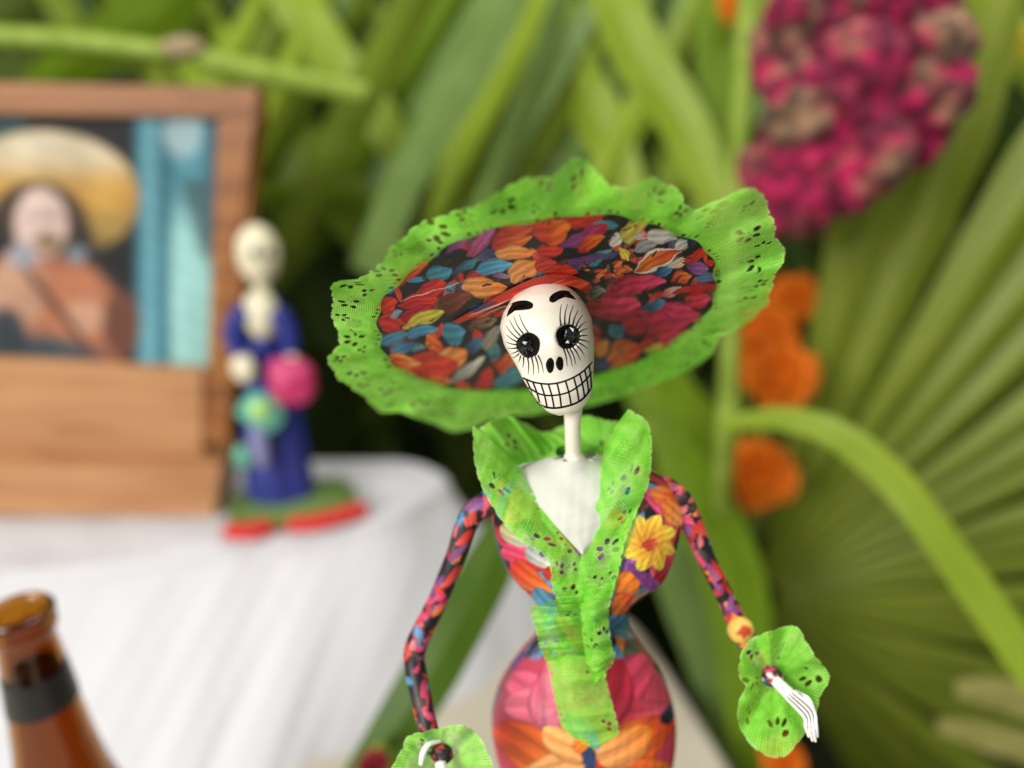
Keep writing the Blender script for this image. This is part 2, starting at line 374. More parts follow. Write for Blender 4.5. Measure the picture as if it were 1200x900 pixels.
G = 'palm blades behind the doll'
BL = [
 ([(612, -40, 60), (560, 70, 60), (480, 200, 60), (430, 320, 61)], [50, 48, 46, 40], 'l_grey', 'wide pale grey-green palm blade slanting down to the hat from the top', .12, .1),
 ([(672, -40, 66), (640, 60, 66), (590, 180, 66), (560, 260, 66)], [30, 34, 30, 20], 'l_grey', 'narrow dull blue-green palm blade right of the wide pale one', .3, .7),
 ([(510, -40, 63), (450, 70, 63), (380, 200, 63), (330, 290, 63)], [44, 46, 40, 26], 'l_olive', 'olive palm blade with dark edge, left of the wide pale one', .3, .2),
 ([(322, -40, 70), (370, 40, 70), (430, 120, 70), (480, 190, 71)], [60, 58, 50, 40], 'l_bright', 'yellow-green palm blade crossing behind the olive one near the frame', .2, -.2),
 ([(640, -30, 72), (665, 70, 71), (705, 150, 70), (745, 250, 70)], [50, 62, 60, 40], 'l_bright', 'curved yellow-green palm blade just above the peak of the hat lace', .25, -.3),
 ([(705, -40, 64), (745, 60, 64), (800, 145, 64), (850, 260, 64)], [60, 64, 58, 44], 'l_bright', 'broad light green palm blade curving down behind the right of the hat', .3, -.2),
 ([(838, -40, 68), (836, 80, 68), (846, 180, 68), (850, 300, 68)], [42, 42, 38, 30], 'l_mid', 'upright mid green palm blade left of the pale stalk', .3, .2),
 ([(590, -40, 78), (610, 60, 78), (640, 150, 78), (650, 240, 78)], [50, 60, 60, 50], 'l_olive', 'olive palm blade far back above the hat centre', .2, 0),
 ([(420, 40, 76), (470, 130, 76), (540, 210, 76), (590, 290, 76)], [60, 64, 60, 40], 'l_olive', 'olive palm blade far back above the left of the hat', .2, .2),
 ([(300, 150, 74), (360, 190, 74), (430, 260, 74), (480, 340, 74)], [64, 80, 70, 40], 'l_olive', 'dull olive palm blade beside the top corner of the frame', .2, .2),
 ([(300, 225, 68), (350, 232, 68), (420, 240, 68), (480, 250, 68)], [26, 34, 32, 20], 'l_mid', 'short level palm blade right of the frame at mid height', .2, -.3),
 ([(335, 260, 78), (370, 320, 78), (410, 390, 78), (440, 450, 78)], [50, 80, 70, 30], 'l_dark', 'dark drooping palm blade beside the small blue figurine head', .2, 0),
 ([(230, -30, 74), (180, 20, 74), (110, 60, 74), (40, 110, 74)], [50, 60, 60, 40], 'l_mid', 'mid green palm blade at the top left above the frame', .2, .2),
 ([(60, -40, 80), (90, 10, 80), (130, 60, 80), (180, 120, 80)], [60, 60, 60, 40], 'l_olive', 'olive palm blade far back at the top left', .2, 0),
 ([(760, 440, 66), (800, 500, 66), (830, 560, 66), (850, 640, 66)], [70, 90, 90, 60], 'l_mid', 'mid green palm blade low behind the right edge of the hat', .2, .2),
 ([(790, 530, 56), (828, 600, 56), (862, 690, 56), (880, 820, 56), (895, 940, 56)], [50, 74, 76, 66, 50], 'l_mid', 'bright green palm blade hanging down behind the right arm', .25, .2),
 ([(770, 600, 60), (800, 680, 60), (840, 790, 60), (880, 940, 60)], [50, 66, 60, 50], 'l_grey', 'grey-green palm blade hanging beside the table edge', .25, .3),
 ([(606, 590, 40), (570, 670, 39), (510, 780, 38), (425, 920, 37)], [34, 62, 66, 56], 'l_deep', 'dark green palm blade lying in front of the white cloth behind the left arm', .2, .1),
 ([(846, 496, 44), (915, 488, 44), (985, 508, 43), (1060, 572, 42), (1130, 665, 41), (1225, 800, 40)], [16, 30, 40, 44, 48, 48], 'l_bright', 'arching light green palm blade in front of the fan leaf', .5, .45),
 ([(1050, -30, 76), (1110, 30, 76), (1180, 110, 76), (1240, 190, 76)], [70, 80, 80, 60], 'l_dark', 'dark green palm blade at the top right corner', .2, 0),
 ([(1130, -40, 70), (1170, 20, 70), (1215, 80, 70), (1260, 120, 70)], [40, 50, 44, 40], 'l_bright', 'yellowish palm blade in the extreme top right corner', .3, 0),
 ([(1120, 806, 52), (1160, 812, 52), (1200, 822, 52), (1260, 840, 52)], [18, 34, 40, 40], 'l_straw', 'upper of two dry straw-coloured blade ends at the lower right', .2, 0),
 ([(1100, 850, 52), (1150, 862, 52), (1200, 876, 52), (1260, 900, 52)], [16, 32, 36, 36], 'l_straw', 'lower of two dry straw-coloured blade ends at the lower right', .2, 0),
]
for pts, w, m, lab, fo, ti in BL:
    blade('palm_leaf', pts, w, M[m], lab, fold=fo, tilt=ti, group=G)
# two fronds whose leaflets cross behind the doll
def frond(label, y, x0, x1, dirx, n_, d, mats, seed):
    rg = random.Random(seed)
    root = empty('palm_frond', U(x0, y, d), label, 'palm frond')
    V, F = tube([U(x0, y, d), U((x0 + x1) / 2, y - 14, d), U(x1, y, d)], [1.0, .9, .5], 10, 30)
    make('midrib', V, F, M['stalk'], root, attrs={'across': np.linspace(0, 2, len(V)), 'along': np.linspace(0, 3, len(V))})
    for i in range(n_):
        x = x0 + (x1 - x0) * (i + .5) / n_; L = rg.uniform(330, 430); k = dirx * rg.uniform(.8, 1.2); dd = d + rg.uniform(-3, 3)
        pts = [(x, y, d), (x + k * L * .35, y + L * .38, dd), (x + k * L * .72, y + L * .75, dd), (x + k * L * (1.0 + rg.uniform(-.1, .15)), y + L * 1.05, dd + 2)]
        w = rg.uniform(26, 44)
        blade('leaflet', pts, [w * .5, w, w, w * .35], M[mats[rg.randrange(len(mats))]], None, root, fold=.5, tilt=rg.uniform(-.6, .6))
frond('palm frond hanging from the top with leaflets slanting down to the left', -70, 330, 1000, -.55, 21, 72, ['l_bright', 'l_mid', 'l_grey', 'l_olive'], 3)
frond('palm frond hanging from the top with leaflets slanting down to the right', -60, 60, 760, .50, 21, 80, ['l_mid', 'l_olive', 'l_bright', 'l_dark'], 4)
# pale stalks
V, F = tube([U(880, -60, 52), U(872, 80, 52), U(862, 260, 52), U(855, 430, 52), U(848, 560, 52), UZ(840, 760, -30)], [.80, .78, .75, .72, .7, .6], 14, 60)
o = make('green_cane', V, F, M['stalk'], attrs={'across': np.linspace(0, 2, len(V)), 'along': np.linspace(0, 3, len(V))}); tag(o, 'upright pale green palm stalk between the hat and the magenta flower', 'stalk')
st = empty('green_shoot', U(420, 105, 56), 'level pale green stem with a brown joint above the wooden frame', 'stem')
V, F = tube([U(-60, 40, 54), U(80, 48, 54), U(205, 62, 54)], [.75, .8, .7], 14, 40)
make('stem', V, F, M['stalk'], st, attrs={'across': np.linspace(0, 2, len(V)), 'along': np.linspace(0, 3, len(V))})
V, F = tube([U(210, 62, 54), U(300, 84, 55), U(430, 110, 57)], [.75, .9, .8], 14, 40)
make('stem', V, F, M['stalk'], st, attrs={'across': np.linspace(3, 5, len(V)), 'along': np.linspace(0, 3, len(V))})
V, F = blob(U(215, 56, 53.6), (1.6, 1.0, .8), 3, .15, 2, 4)
make('joint', V, F, plain('dry_joint', (.35, .26, .14), .8), st)

# fan palm leaf: pleated segments round a hub
hub = U(885, 700, 72)
fan = empty('fan_palm_leaf', hub, 'large pleated green fan palm leaf spreading behind the right hand', 'leaf')
NSEG = 20
a0, a1 = math.radians(90), math.radians(-62)
# leaf plane axes: right, up with the plane tipped towards the viewer at the outside
ex = np.array([.96, -.22, .10]); ey = np.array([.02, -.12, .99]); ez = np.cross(ex, ey)
for i in range(NSEG):
    A0 = a0 + (a1 - a0) * i / NSEG; A1 = a0 + (a1 - a0) * (i + 1) / NSEG; Am = (A0 + A1) / 2
    n = 26; r = np.linspace(2.2, 54 + 4 * math.sin(i * 1.7), n)
    rows = []
    for k, (ang, hgt) in enumerate([(A0, 0), ((A0 * 3 + Am) / 4, .25), ((A0 + Am) / 2, .5), ((A0 + 3 * Am) / 4, .75), (Am, 1), ((A1 + 3 * Am) / 4, .75), ((A1 + Am) / 2, .5), ((A1 * 3 + Am) / 4, .25), (A1, 0)]):
        close = np.where(r > 42, np.clip(1 - (r - 42) / 16, 0.05, 1), 1)
        an = Am + (ang - Am) * close
        h = hgt * .038 * r * close - .004 * r ** 2 * (.6 + .25 * math.sin(i * 2.1))
        rows.append(hub + ex * (r * np.cos(an))[:, None] + ey * (r * np.sin(an))[:, None] - ez * -h[:, None])
    V = np.stack(rows, 1).reshape(-1, 3)
    kk = np.linspace(-1, 1, 9); t = np.linspace(0, 1, n)
    make('leaf_segment', V, grid_faces(n, 9), M['l_fan'], fan, attrs={'across': np.tile(kk, n) + i * 3.3, 'along': np.repeat(t, 9) * 4 + i})
V, F = tube([hub + ez * .3, hub + np.array([-2, 4, -20]), hub + np.array([-4, 6, -60])], [1.1, .9, .9], 12, 30)
make('leaf_stalk', V, F, M['stalk'], fan, attrs={'across': np.linspace(0, 2, len(V)), 'along': np.linspace(0, 3, len(V))})

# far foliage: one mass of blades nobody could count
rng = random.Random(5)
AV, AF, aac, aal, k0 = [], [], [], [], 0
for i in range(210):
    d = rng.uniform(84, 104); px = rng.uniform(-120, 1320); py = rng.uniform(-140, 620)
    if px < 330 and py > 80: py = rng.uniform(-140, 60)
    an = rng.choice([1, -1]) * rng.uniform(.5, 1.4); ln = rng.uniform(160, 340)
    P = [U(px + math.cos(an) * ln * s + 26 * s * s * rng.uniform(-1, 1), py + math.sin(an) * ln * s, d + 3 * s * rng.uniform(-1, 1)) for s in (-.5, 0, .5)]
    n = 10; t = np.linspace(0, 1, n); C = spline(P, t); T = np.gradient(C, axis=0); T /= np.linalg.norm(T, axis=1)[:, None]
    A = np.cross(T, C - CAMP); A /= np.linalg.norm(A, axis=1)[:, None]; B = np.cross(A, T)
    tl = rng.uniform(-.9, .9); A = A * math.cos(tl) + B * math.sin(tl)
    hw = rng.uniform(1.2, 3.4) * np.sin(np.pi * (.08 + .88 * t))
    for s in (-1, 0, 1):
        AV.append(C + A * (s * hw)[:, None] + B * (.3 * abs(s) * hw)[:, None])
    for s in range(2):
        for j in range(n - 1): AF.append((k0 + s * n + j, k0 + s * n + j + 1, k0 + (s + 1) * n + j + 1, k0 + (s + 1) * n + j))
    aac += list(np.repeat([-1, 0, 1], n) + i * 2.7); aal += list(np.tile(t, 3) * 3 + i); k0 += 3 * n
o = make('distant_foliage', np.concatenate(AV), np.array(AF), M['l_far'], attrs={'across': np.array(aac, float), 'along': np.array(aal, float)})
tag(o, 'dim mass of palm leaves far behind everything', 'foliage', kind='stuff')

# ------------------------------------------------------------------ flowers
def cockscomb():
    root = empty('cockscomb_flower', U(950, 300, 62), 'big crinkled magenta cockscomb flower with beige seed patches, upper right', 'flower')
    rg = random.Random(11)
    m, n, l, b = mat('cockscomb_velvet')
    a = n.new('ShaderNodeAttribute'); a.attribute_name = 'print'; l.new(a.outputs['Color'], b.inputs['Base Color'])
    b.inputs['Roughness'].default_value = .9; b.inputs['Sheen Weight'].default_value = .12; b.inputs['Sheen Tint'].default_value = (1, .3, .5, 1)
    C = [(935, 235, 46), (905, 205, 36), (975, 215, 44), (1020, 195, 42), (1065, 165, 40), (1095, 120, 42), (1100, 70, 36), (1060, 60, 44), (1020, 30, 46), (975, 20, 40),
         (930, 30, 34), (960, 75, 48), (1010, 95, 52), (945, 140, 46), (990, 150, 50), (1040, 130, 50), (920, 90, 34), (1045, 0, 44), (990, -20, 44), (1085, 25, 34), (955, 185, 44), (1000, 235, 30), (905, 60, 26), (950, 262, 24)]
    for i, (x, y, r) in enumerate(C):
        d = 46 + rg.uniform(-2.2, 2.2); y -= 12; rr = r * d / FPX * rg.uniform(.75, 1.0)
        V, F = blob(U(x, y, d), (rr, rr * .8, rr), 4, .42, 1.15, i, True)
        q = np.array([noise.fractal(Vector(p) * .3 + Vector((i, 0, 0)), 1, 2, 3) for p in V])
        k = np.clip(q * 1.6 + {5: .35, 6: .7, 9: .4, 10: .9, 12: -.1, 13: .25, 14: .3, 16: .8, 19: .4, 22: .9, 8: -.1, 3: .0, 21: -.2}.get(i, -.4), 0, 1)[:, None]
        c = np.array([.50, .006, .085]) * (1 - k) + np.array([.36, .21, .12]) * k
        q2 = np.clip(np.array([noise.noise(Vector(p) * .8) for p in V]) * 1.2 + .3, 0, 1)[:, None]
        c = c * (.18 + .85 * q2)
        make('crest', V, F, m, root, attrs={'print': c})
    V, F = tube([U(985, 220, 47), U(985, 300, 60), U(975, 480, 74), UZ(880, 700, -50)], [.8, .7, .6, .6], 10, 30)
    make('stem', V, F, M['stalk'], root, attrs={'across': np.linspace(0, 2, len(V)), 'along': np.linspace(0, 3, len(V))})
cockscomb()
def marigold(px, py, d, r, label, m=None, seed=0, stem=(0, 0), group='marigolds among the palm leaves'):
    c = U(px, py, d); R = r * d / FPX; rg = np.random.default_rng(seed)
    root = empty('marigold', c + np.array([stem[0], 2, -R * 1.5]), label, 'flower', group)
    V, F, k = [], [], 0
    face = (CAMP - c) / np.linalg.norm(CAMP - c) + np.array([0, 0, .5]); face /= np.linalg.norm(face)
    e1 = np.cross(face, [0, 0, 1]); e1 /= np.linalg.norm(e1); e2 = np.cross(face, e1)
    for ring, (cnt, el, ln) in enumerate([(22, -.25, 1.0), (20, .1, .98), (18, .45, .92), (14, .8, .85), (9, 1.15, .8), (4, 1.45, .75)]):
        for j in range(cnt):
            a = 2 * np.pi * (j + rg.uniform(-.3, .3)) / cnt; e = el + rg.uniform(-.12, .12)
            o_ = (e1 * math.cos(a) + e2 * math.sin(a)) * math.cos(e) + face * math.sin(e)
            sd = np.cross(o_, face + .01); sd /= np.linalg.norm(sd); nn = np.cross(sd, o_)
            ln_ = ln * rg.uniform(.8, 1.12)
            for u_, wv in ((.3, .06), (.7, .2), (.92, .24), (1.0, .16)):
                for s in (-1, 0, 1):
                    V.append(c + R * ln_ * (o_ * u_ + sd * s * wv + nn * (.05 * (s == 0) + .17 * np.sin(j * 2.2 + s * 2) * (u_ > .8))))
            for p in range(3):
                for s in range(2): F.append((k + p * 3 + s, k + p * 3 + s + 1, k + p * 3 + s + 4, k + p * 3 + s + 3))
            k += 12
    make('petals', np.array(V), F, m or M['orange'], root)
    V, F = blob(c + face * R * .1, (R * .45, R * .45, R * .45), 4, .25, 3.2, seed, True)
    make('flower_heart', V, F, m or M['orange'], root)
    V, F = blob(c - face * R * .55, (R * .4, R * .4, R * .4), 2)
    make('calyx', V, F, M['moss'], root)
    V, F = tube([c - face * R * .5, c + np.array([stem[0] * .5, 3, -R * 3]), c + np.array([stem[0], 5, -R * 3 - 14])], [.25, .22, .22], 8, 20)
    make('stem', V, F, M['stalk'], root, attrs={'across': np.linspace(0, 2, len(V)), 'along': np.linspace(0, 3, len(V))})
marigold(893, 395, 60, 40, 'orange marigold upper left of the two large ones right of the hat', None, 1)
marigold(914, 440, 58, 42, 'largest bright orange marigold right of the hat', None, 2)
marigold(930, 350, 62, 30, 'small orange marigold peeking above the two large ones', None, 3)
marigold(888, 556, 60, 42, 'orange marigold below the arching palm blade', None, 4)
marigold(864, 4, 66, 22, 'small orange marigold at the top edge beside the pale stalk', None, 5)
marigold(918, 892, 50, 24, 'orange marigold at the bottom edge under the right cuff', None, 6)
marigold(1200, 52, 60, 20, 'small yellow flower at the right edge of the picture', M['yellow'], 7)
marigold(437, 900, 34, 20, 'small dark red flower at the bottom edge beside the left cuff', plain('dull_red_petal', (.28, .012, .022), .6), 8)

# ------------------------------------------------------------------ picture frame on the step
YF = 52.4
def prism(name, poly, y0, y1, m, parent):
    """front outline given in photo pixels on the plane y0, pushed back to y1"""
    P = np.array([UY(x, y, y0) for x, y in poly]); n = len(P); Q = P + [0, y1 - y0, 0]
    bm = bmesh.new()
    vs = [bm.verts.new(p) for p in np.vstack([P, Q])]
    bm.faces.new(vs[:n][::-1]); bm.faces.new(vs[n:])
    for i in range(n): bm.faces.new((vs[i], vs[(i + 1) % n], vs[n + (i + 1) % n], vs[n + i]))
    bmesh.ops.recalc_face_normals(bm, faces=bm.faces)
    bmesh.ops.bevel(bm, geom=list(bm.edges), offset=.18, segments=2, affect='EDGES')
    bm.verts.index_update()
    V = np.array([v.co[:] for v in bm.verts]); F = [[v.index for v in f.verts] for f in bm.faces]; bm.free()
    return make(name, V, F, m, parent, smooth=False)
fr = empty('picture_frame', (-40, YF, 12), 'brown wooden frame on the step holding a picture of a person in a straw hat', 'picture frame')
prism('top_rail', [(-330, 88), (306, 103), (300, 138), (-330, 128)], YF, YF + 2, M['wood'], fr)
prism('side_rail', [(300.5, 138.5), (304.5, 103), (268, 520), (239, 520), (254.5, 138.5)], YF + .05, YF + 1.95, M['wood'], fr)
prism('side_rail', [(-330, 128.6), (-270, 130), (-262, 520), (-320, 520)], YF + .05, YF + 1.95, M['wood'], fr)
prism('lower_panel', [(-262, 407), (238.5, 433), (238.5, 538), (-262, 538)], YF + .25, YF + 1.9, M['wood_light'], fr)
prism('ledge', [(-320, 545), (262, 541), (252, 607), (-320, 603)], YF - 1.2, YF + 3, M['wood_light'], fr)
# the picture and the glare on its glass: painted with soft shapes
n1, n2 = 170, 190
gx, gy = np.meshgrid(np.linspace(-262, 256, n2), np.linspace(130, 436, n1))
def soft(v, e=8): return 1 / (1 + np.exp(-np.clip(v * (4 / e), -40, 40)))
col = np.zeros((n1, n2, 3)) + np.array([.018, .022, .024])
def lay(mask, c):
    global col
    col = col * (1 - mask[..., None]) + np.array(c) * mask[..., None]
lay(soft(gx - 160), (.10, .33, .40)); lay(soft(gx - 187) * soft(206 - gx), (.055, .20, .25)); lay(soft(gx - 168, 5) * soft(183 - gx, 5), (.20, .45, .52))
lay(soft(gx - 200) * soft(gy - 250, 60), (.42, .72, .68)); lay(soft(gx - 212 - (gy - 215) * .25, 8) * soft(gy - 210, 12) * soft(300 - gy, 30) * .7, (.05, .07, .07)); lay(soft(1 - ((gx - 214) / 22) ** 2 - ((gy - 155) / 30) ** 2, .9) * .8, (.55, .70, .72))  # last oval: glare of the glass, painted into the picture's colour
lay(soft(gx - 240, 6) * soft(300 - gy, 30), (.08, .16, .20))
lay(soft(30 - gx - 0, 10) * soft(gx + 60, 10) * soft(170 - gy, 6) * .6, (.05, .17, .17))
e = 1 - ((gx - 50) / 112) ** 2 - ((gy - 232) / 78) ** 2
ring = soft(e, .12) * soft(((gx - 44) / 66) ** 2 + ((gy - 282) / 70) ** 2 - 1, .25) * soft(282 - gy, 22)
lay(soft(e, .12) * soft(262 - gy, 40) * .8, (.10, .06, .03)); lay(ring, (.62, .37, .09)); lay(ring * soft(198 - gy, 30), (.74, .66, .48)); lay(ring * soft(gy - 248, 16) * .6, (.30, .24, .08))
lay(soft(1 - ((gx - 50) / 42) ** 2 - ((gy - 262) / 44) ** 2, .3), (.10, .06, .03))
lay(soft(1 - ((gx - 48) / 31) ** 2 - ((gy - 262) / 42) ** 2, .3), (.80, .62, .55)); lay(soft(1 - ((gx - 56) / 16) ** 2 - ((gy - 284) / 14) ** 2, .5), (.36, .24, .15))
lay(soft(1 - ((gx - 66) / 82) ** 2 - ((gy - 390) / 88) ** 2, .25), (.52, .22, .12)); lay(soft(1 - ((gx - 20) / 34) ** 2 - ((gy - 340) / 46) ** 2, .4), (.60, .36, .24))
lay(soft(1 - ((gx - 100) / 26) ** 2 - ((gy - 372) / 20) ** 2, .4), (.62, .36, .24)); lay(soft(1 - ((gx - 40) / 90) ** 2 - ((gy - 440) / 48) ** 2, .4), (.07, .10, .12))
lay(soft(1 - ((gx - 90) / 12) ** 2 - ((gy - 298) / 10) ** 2, .6), (.25, .29, .33))
lay(soft(1 - ((gx - 142) / 22) ** 2 - ((gy - 380) / 40) ** 2, .5), (.22, .09, .06))
lay(soft(1 - ((gx - 50) / 26) ** 2 - ((gy - 254) / 4) ** 2, .6) * .5, (.25, .16, .13))
lay(soft(1 - ((gx - 26) / 16) ** 2 - ((gy - 300) / 16) ** 2, .5), (.42, .42, .46)); lay(soft(1 - ((gx - 6) / 26) ** 2 - ((gy - 400) / 40) ** 2, .5), (.05, .07, .08))
lay(soft(1 - ((gx - 66 - (gy - 360) * .8) / 7) ** 2 - ((gy - 360) / 50) ** 2, .5), (.16, .06, .04))
col = np.clip(col, 0, 1) ** 1.15 * .78
col *= (1 + .10 * wob(gx * .09, gy * .09, 4))[..., None]
Pp = UY(gx.ravel(), gy.ravel(), YF + 1.0)
make('picture', Pp, grid_faces(n1, n2), M['picture'], fr, attrs={'print': np.clip(col.reshape(-1, 3), 0.003, .9)})
P = np.array([UY(x, y, YF + 2.02) for x, y in [(-300, 110), (280, 118), (262, 520), (-300, 520)]])
make('back_board', P, [(0, 1, 2, 3)], M['wood'], fr, smooth=False)

# ------------------------------------------------------------------ small blue figurine
YS = 52.6
b0 = UZ(338, 600, 12.15)
sm = empty('small_figurine', (b0[0], b0[1], 12.1), 'small out-of-focus skeleton figurine in blue dress on a green and red base', 'figurine')
def sblob(name, px, py, rx, ry, m, dy=0., rz=None, sub=3, amp=.04, seed=0, parent=sm):
    d = dY(py, YS + dy); k = d / FPX
    V, F = blob(U(px, py, d), (rx * k, (rz or rx) * k, ry * k), sub, amp, 1.5, seed)
    return make(name, V, F, m, parent)
hd = sblob('head', 303, 298, 25, 36, M['skel'], 0, 26)
sblob('eye_socket', 297, 296, 5, 6, M['black'], -1.6, 3, 2, 0, parent=hd); sblob('eye_socket', 315, 297, 5, 6, M['black'], -1.55, 3, 2, 0, parent=hd)
V, F = tube([UY(306, 325, YS), UY(308, 352, YS)], [.5, .6], 12, 8); make('neck', V, F, M['skel'], sm)
sblob('ribcage', 306, 368, 21, 30, M['skel'], -.3, 18)
prof = [(350, 305, 19), (370, 305, 22), (395, 306, 24), (430, 310, 22), (460, 315, 26), (500, 320, 32), (540, 325, 35), (575, 330, 37), (597, 333, 39)]
rows = []
for py, cx, hw in spline(prof, np.linspace(0, 1, 50)):
    c = UY(cx, py, YS + .6); r = hw * dY(py, YS) / FPX; th = np.linspace(0, 2 * np.pi, 48, endpoint=False)
    rr = r * (1 + .10 * np.sin(th * 8 + .6 * np.sin(py * .05)) * np.clip((py - 430) / 60, 0, 1))
    if py < 392: rr = r * .92
    rows.append(np.stack([c[0] + rr * np.cos(th), c[1] + rr * .8 * np.sin(th) + (.9 if py < 392 else 0), np.full(48, c[2])], 1))
make('dress', np.concatenate(rows), grid_faces(50, 48, True), M['blue'], sm)
for pts, nm in (([(288, 362), (274, 385), (280, 412), (296, 420)], 'arm'), ([(326, 365), (338, 392), (340, 420)], 'arm')):
    V, F = tube([UY(x, y, YS - .8) for x, y in pts], [.75, .7, .55], 14, 24); make(nm, V, F, M['blue'], sm)
sblob('hand', 286, 432, 15, 17, M['skel'], -1.6, 10, 3, .15); sblob('hand', 342, 425, 10, 10, M['skel'], -1.6, 8, 3, .15)
sblob('pink_flower', 341, 446, 27, 29, M['pink'], -2.2, 18, 4, .22, 3)
gf = sblob('mint_flower', 306, 482, 26, 24, M['mint'], -2.4, 9, 4, .25, 5); sblob('flower_centre', 304, 481, 12, 12, M['lime'], -3.1, 6, 3, .1, parent=gf)
sblob('lilac_sash', 304, 520, 11, 34, M['lilac'], -2.4, 8); sblob('mint_leaf', 285, 535, 11, 16, M['mint'], -1.8, 8)
# base: turned green slab with red scalloped feet along its rim
cx, cy = b0[0] + .4, b0[1] + .3; ang = math.radians(18)
def bp(u, v, z): return np.array([cx + u * math.cos(ang) - v * math.sin(ang), cy + u * math.sin(ang) + v * math.cos(ang), z])
th = np.linspace(0, 2 * np.pi, 40, endpoint=False)
sq = np.sign(np.cos(th)) * np.abs(np.cos(th)) ** .5, np.sign(np.sin(th)) * np.abs(np.sin(th)) ** .5
V = np.concatenate([[bp(4.9 * s * a, 3.0 * s * b, z) for a, b in zip(*sq)] for s, z in ((1.0, 12.15), (1.0, 13.0), (.94, 13.3), (.02, 13.35))])
make('base', V, grid_faces(4, 40, True), M['moss'], sm)
for i, (u, v) in enumerate([(-4.3, -2.9), (-3.2, -3.4), (-2.4, -3.1), (.2, -3.3), (1.4, -3.5), (2.5, -3.3), (3.6, -3.0), (4.7, -2.6)]):
    V, F = blob(bp(u, v, 12.75), (.95, .9, .6), 3, .25, 2, i); make('red_bead', V, F, M['red'], sm)

# ------------------------------------------------------------------ amber bottle
bt = U(21, 713, 28); bx_, by_, bz = bt
bo = empty('beer_bottle', (bx_, by_, 0), 'open brown glass beer bottle with dark neck label, at the lower left', 'bottle')
outer = [(1.00, 0), (1.12, -.03), (1.2, -.12), (1.22, -.28), (1.17, -.42), (1.12, -.5), (1.16, -.58), (1.2, -.75), (1.16, -.95), (1.04, -1.08), (1.02, -1.3), (1.07, -1.9), (1.17, -3.2), (1.29, -4.6), (1.45, -6.2), (1.70, -8), (2.1, -9.8), (2.7, -11.6), (3.05, -13.4), (3.05, -22), (2.95, -bz + .4), (2.6, -bz + .08), (0.02, -bz + .25)]
inner = [(0.02, -bz + .8), (2.6, -bz + .9), (2.75, -bz + 1.6), (2.75, -13.4), (1.8, -9.9), (1.42, -8), (1.2, -6.2), (1.04, -4.6), (.93, -3.2), (.84, -1.9), (.80, -1.0), (.84, -.4), (.92, -.08), (1.00, 0)]
def smooth_prof(p, n):
    p = np.array(p); s = np.r_[0, np.cumsum(np.hypot(*np.diff(p, axis=0).T))]
    t = np.linspace(0, s[-1], n); return np.c_[np.interp(t, s, p[:, 0]), np.interp(t, s, p[:, 1])]
prof = [(r, bz + z) for r, z in list(outer) + list(inner)[:-1]]
V, F = lathe((bx_, by_), prof, 96)
F = np.vstack([F, grid_faces(2, 96, True)[:, ::-1] * 0 + np.stack([np.arange(96) + (len(prof) - 1) * 96, (np.arange(96) + 1) % 96 + (len(prof) - 1) * 96, (np.arange(96) + 1) % 96, np.arange(96)], 1)])
make('glass', V, F[:, ::-1], M['amber'], bo)
V, F = lathe((bx_, by_), [(np.interp(-z, [1.9, 3.2, 4.6, 6.2], [1.07, 1.17, 1.29, 1.45]) + .03, bz + z) for z in np.linspace(-4.35, -2.75, 10)], 96)
make('neck_label', V, F, M['band'], bo)

# ------------------------------------------------------------------ the doll
doll = empty('skeleton_doll', (2.0, 18.0, 0), 'skull-faced doll in floral print dress, wide hat and neon green lace', 'doll')
YB = 18.0

# --- floral print painter
RED, ORG, CRM, PNK, BLU, TEA, PUR, YEL, WHT, GRY, NAV, BRN, PEA = ((.62, .035, .02), (.78, .20, .025), (.42, .012, .03), (.68, .05, .14), (.06, .27, .46), (.05, .24, .30),
    (.20, .05, .22), (.72, .55, .06), (.72, .69, .60), (.30, .30, .29), (.03, .05, .14), (.12, .03, .02), (.85, .36, .11))
def petal(P, col, x0, y0, x1, y1, w, c1, c2=None, edge=.45, streak=.16, rim=None):
    c1 = np.array(c1); c2 = c1 * .8 + .1 * np.array([1, .6, .5]) if c2 is None else np.array(c2)
    L = math.hypot(x1 - x0, y1 - y0) + 1e-6; dx, dy = (x1 - x0) / L, (y1 - y0) / L
    m = max(L, w)
    sel = np.where((np.abs(P[:, 0] - (x0 + x1) / 2) < m) & (np.abs(P[:, 1] - (y0 + y1) / 2) < m))[0]
    if not len(sel): return
    q = P[sel] - [x0, y0]; u = (q[:, 0] * dx + q[:, 1] * dy) / L; v = (-q[:, 0] * dy + q[:, 1] * dx) / (w / 2)
    v = v + .25 * np.sin(u * 3.1 + x0)
    s = np.where((u > 0) & (u < 1), np.sin(np.pi * np.clip(u, 0, 1) ** (.6 + .5 * ((x0 * 7.3 + y1) % 1.0))) ** (.45 + .6 * ((x1 * 3.7 + y0 * 1.9) % 1.0)), 1e-3)
    a = np.abs(v) / np.maximum(s, 1e-3)
    k = np.clip((1.02 - a) / .12, 0, 1) * ((u > 0) & (u < 1))
    c = c1 + (c2 - c1) * (np.clip(u, 0, 1) ** 1.3)[:, None]
    c = c * (.78 + .36 * np.clip(u, 0, 1))[:, None]
    c = c * (1 + 1.5 * streak * np.sin(v * 9 + u * 2.5 + y0) + .5 * streak * np.sin(v * 23 + x1))[:, None]
    c = c * (1 - (1 - edge) * np.clip((a - .72) / .28, 0, 1))[:, None]
    if rim is not None:
        c = np.where((a > .68)[:, None], np.array(rim), c)
    col[sel] = col[sel] * (1 - k[:, None]) + c * k[:, None]
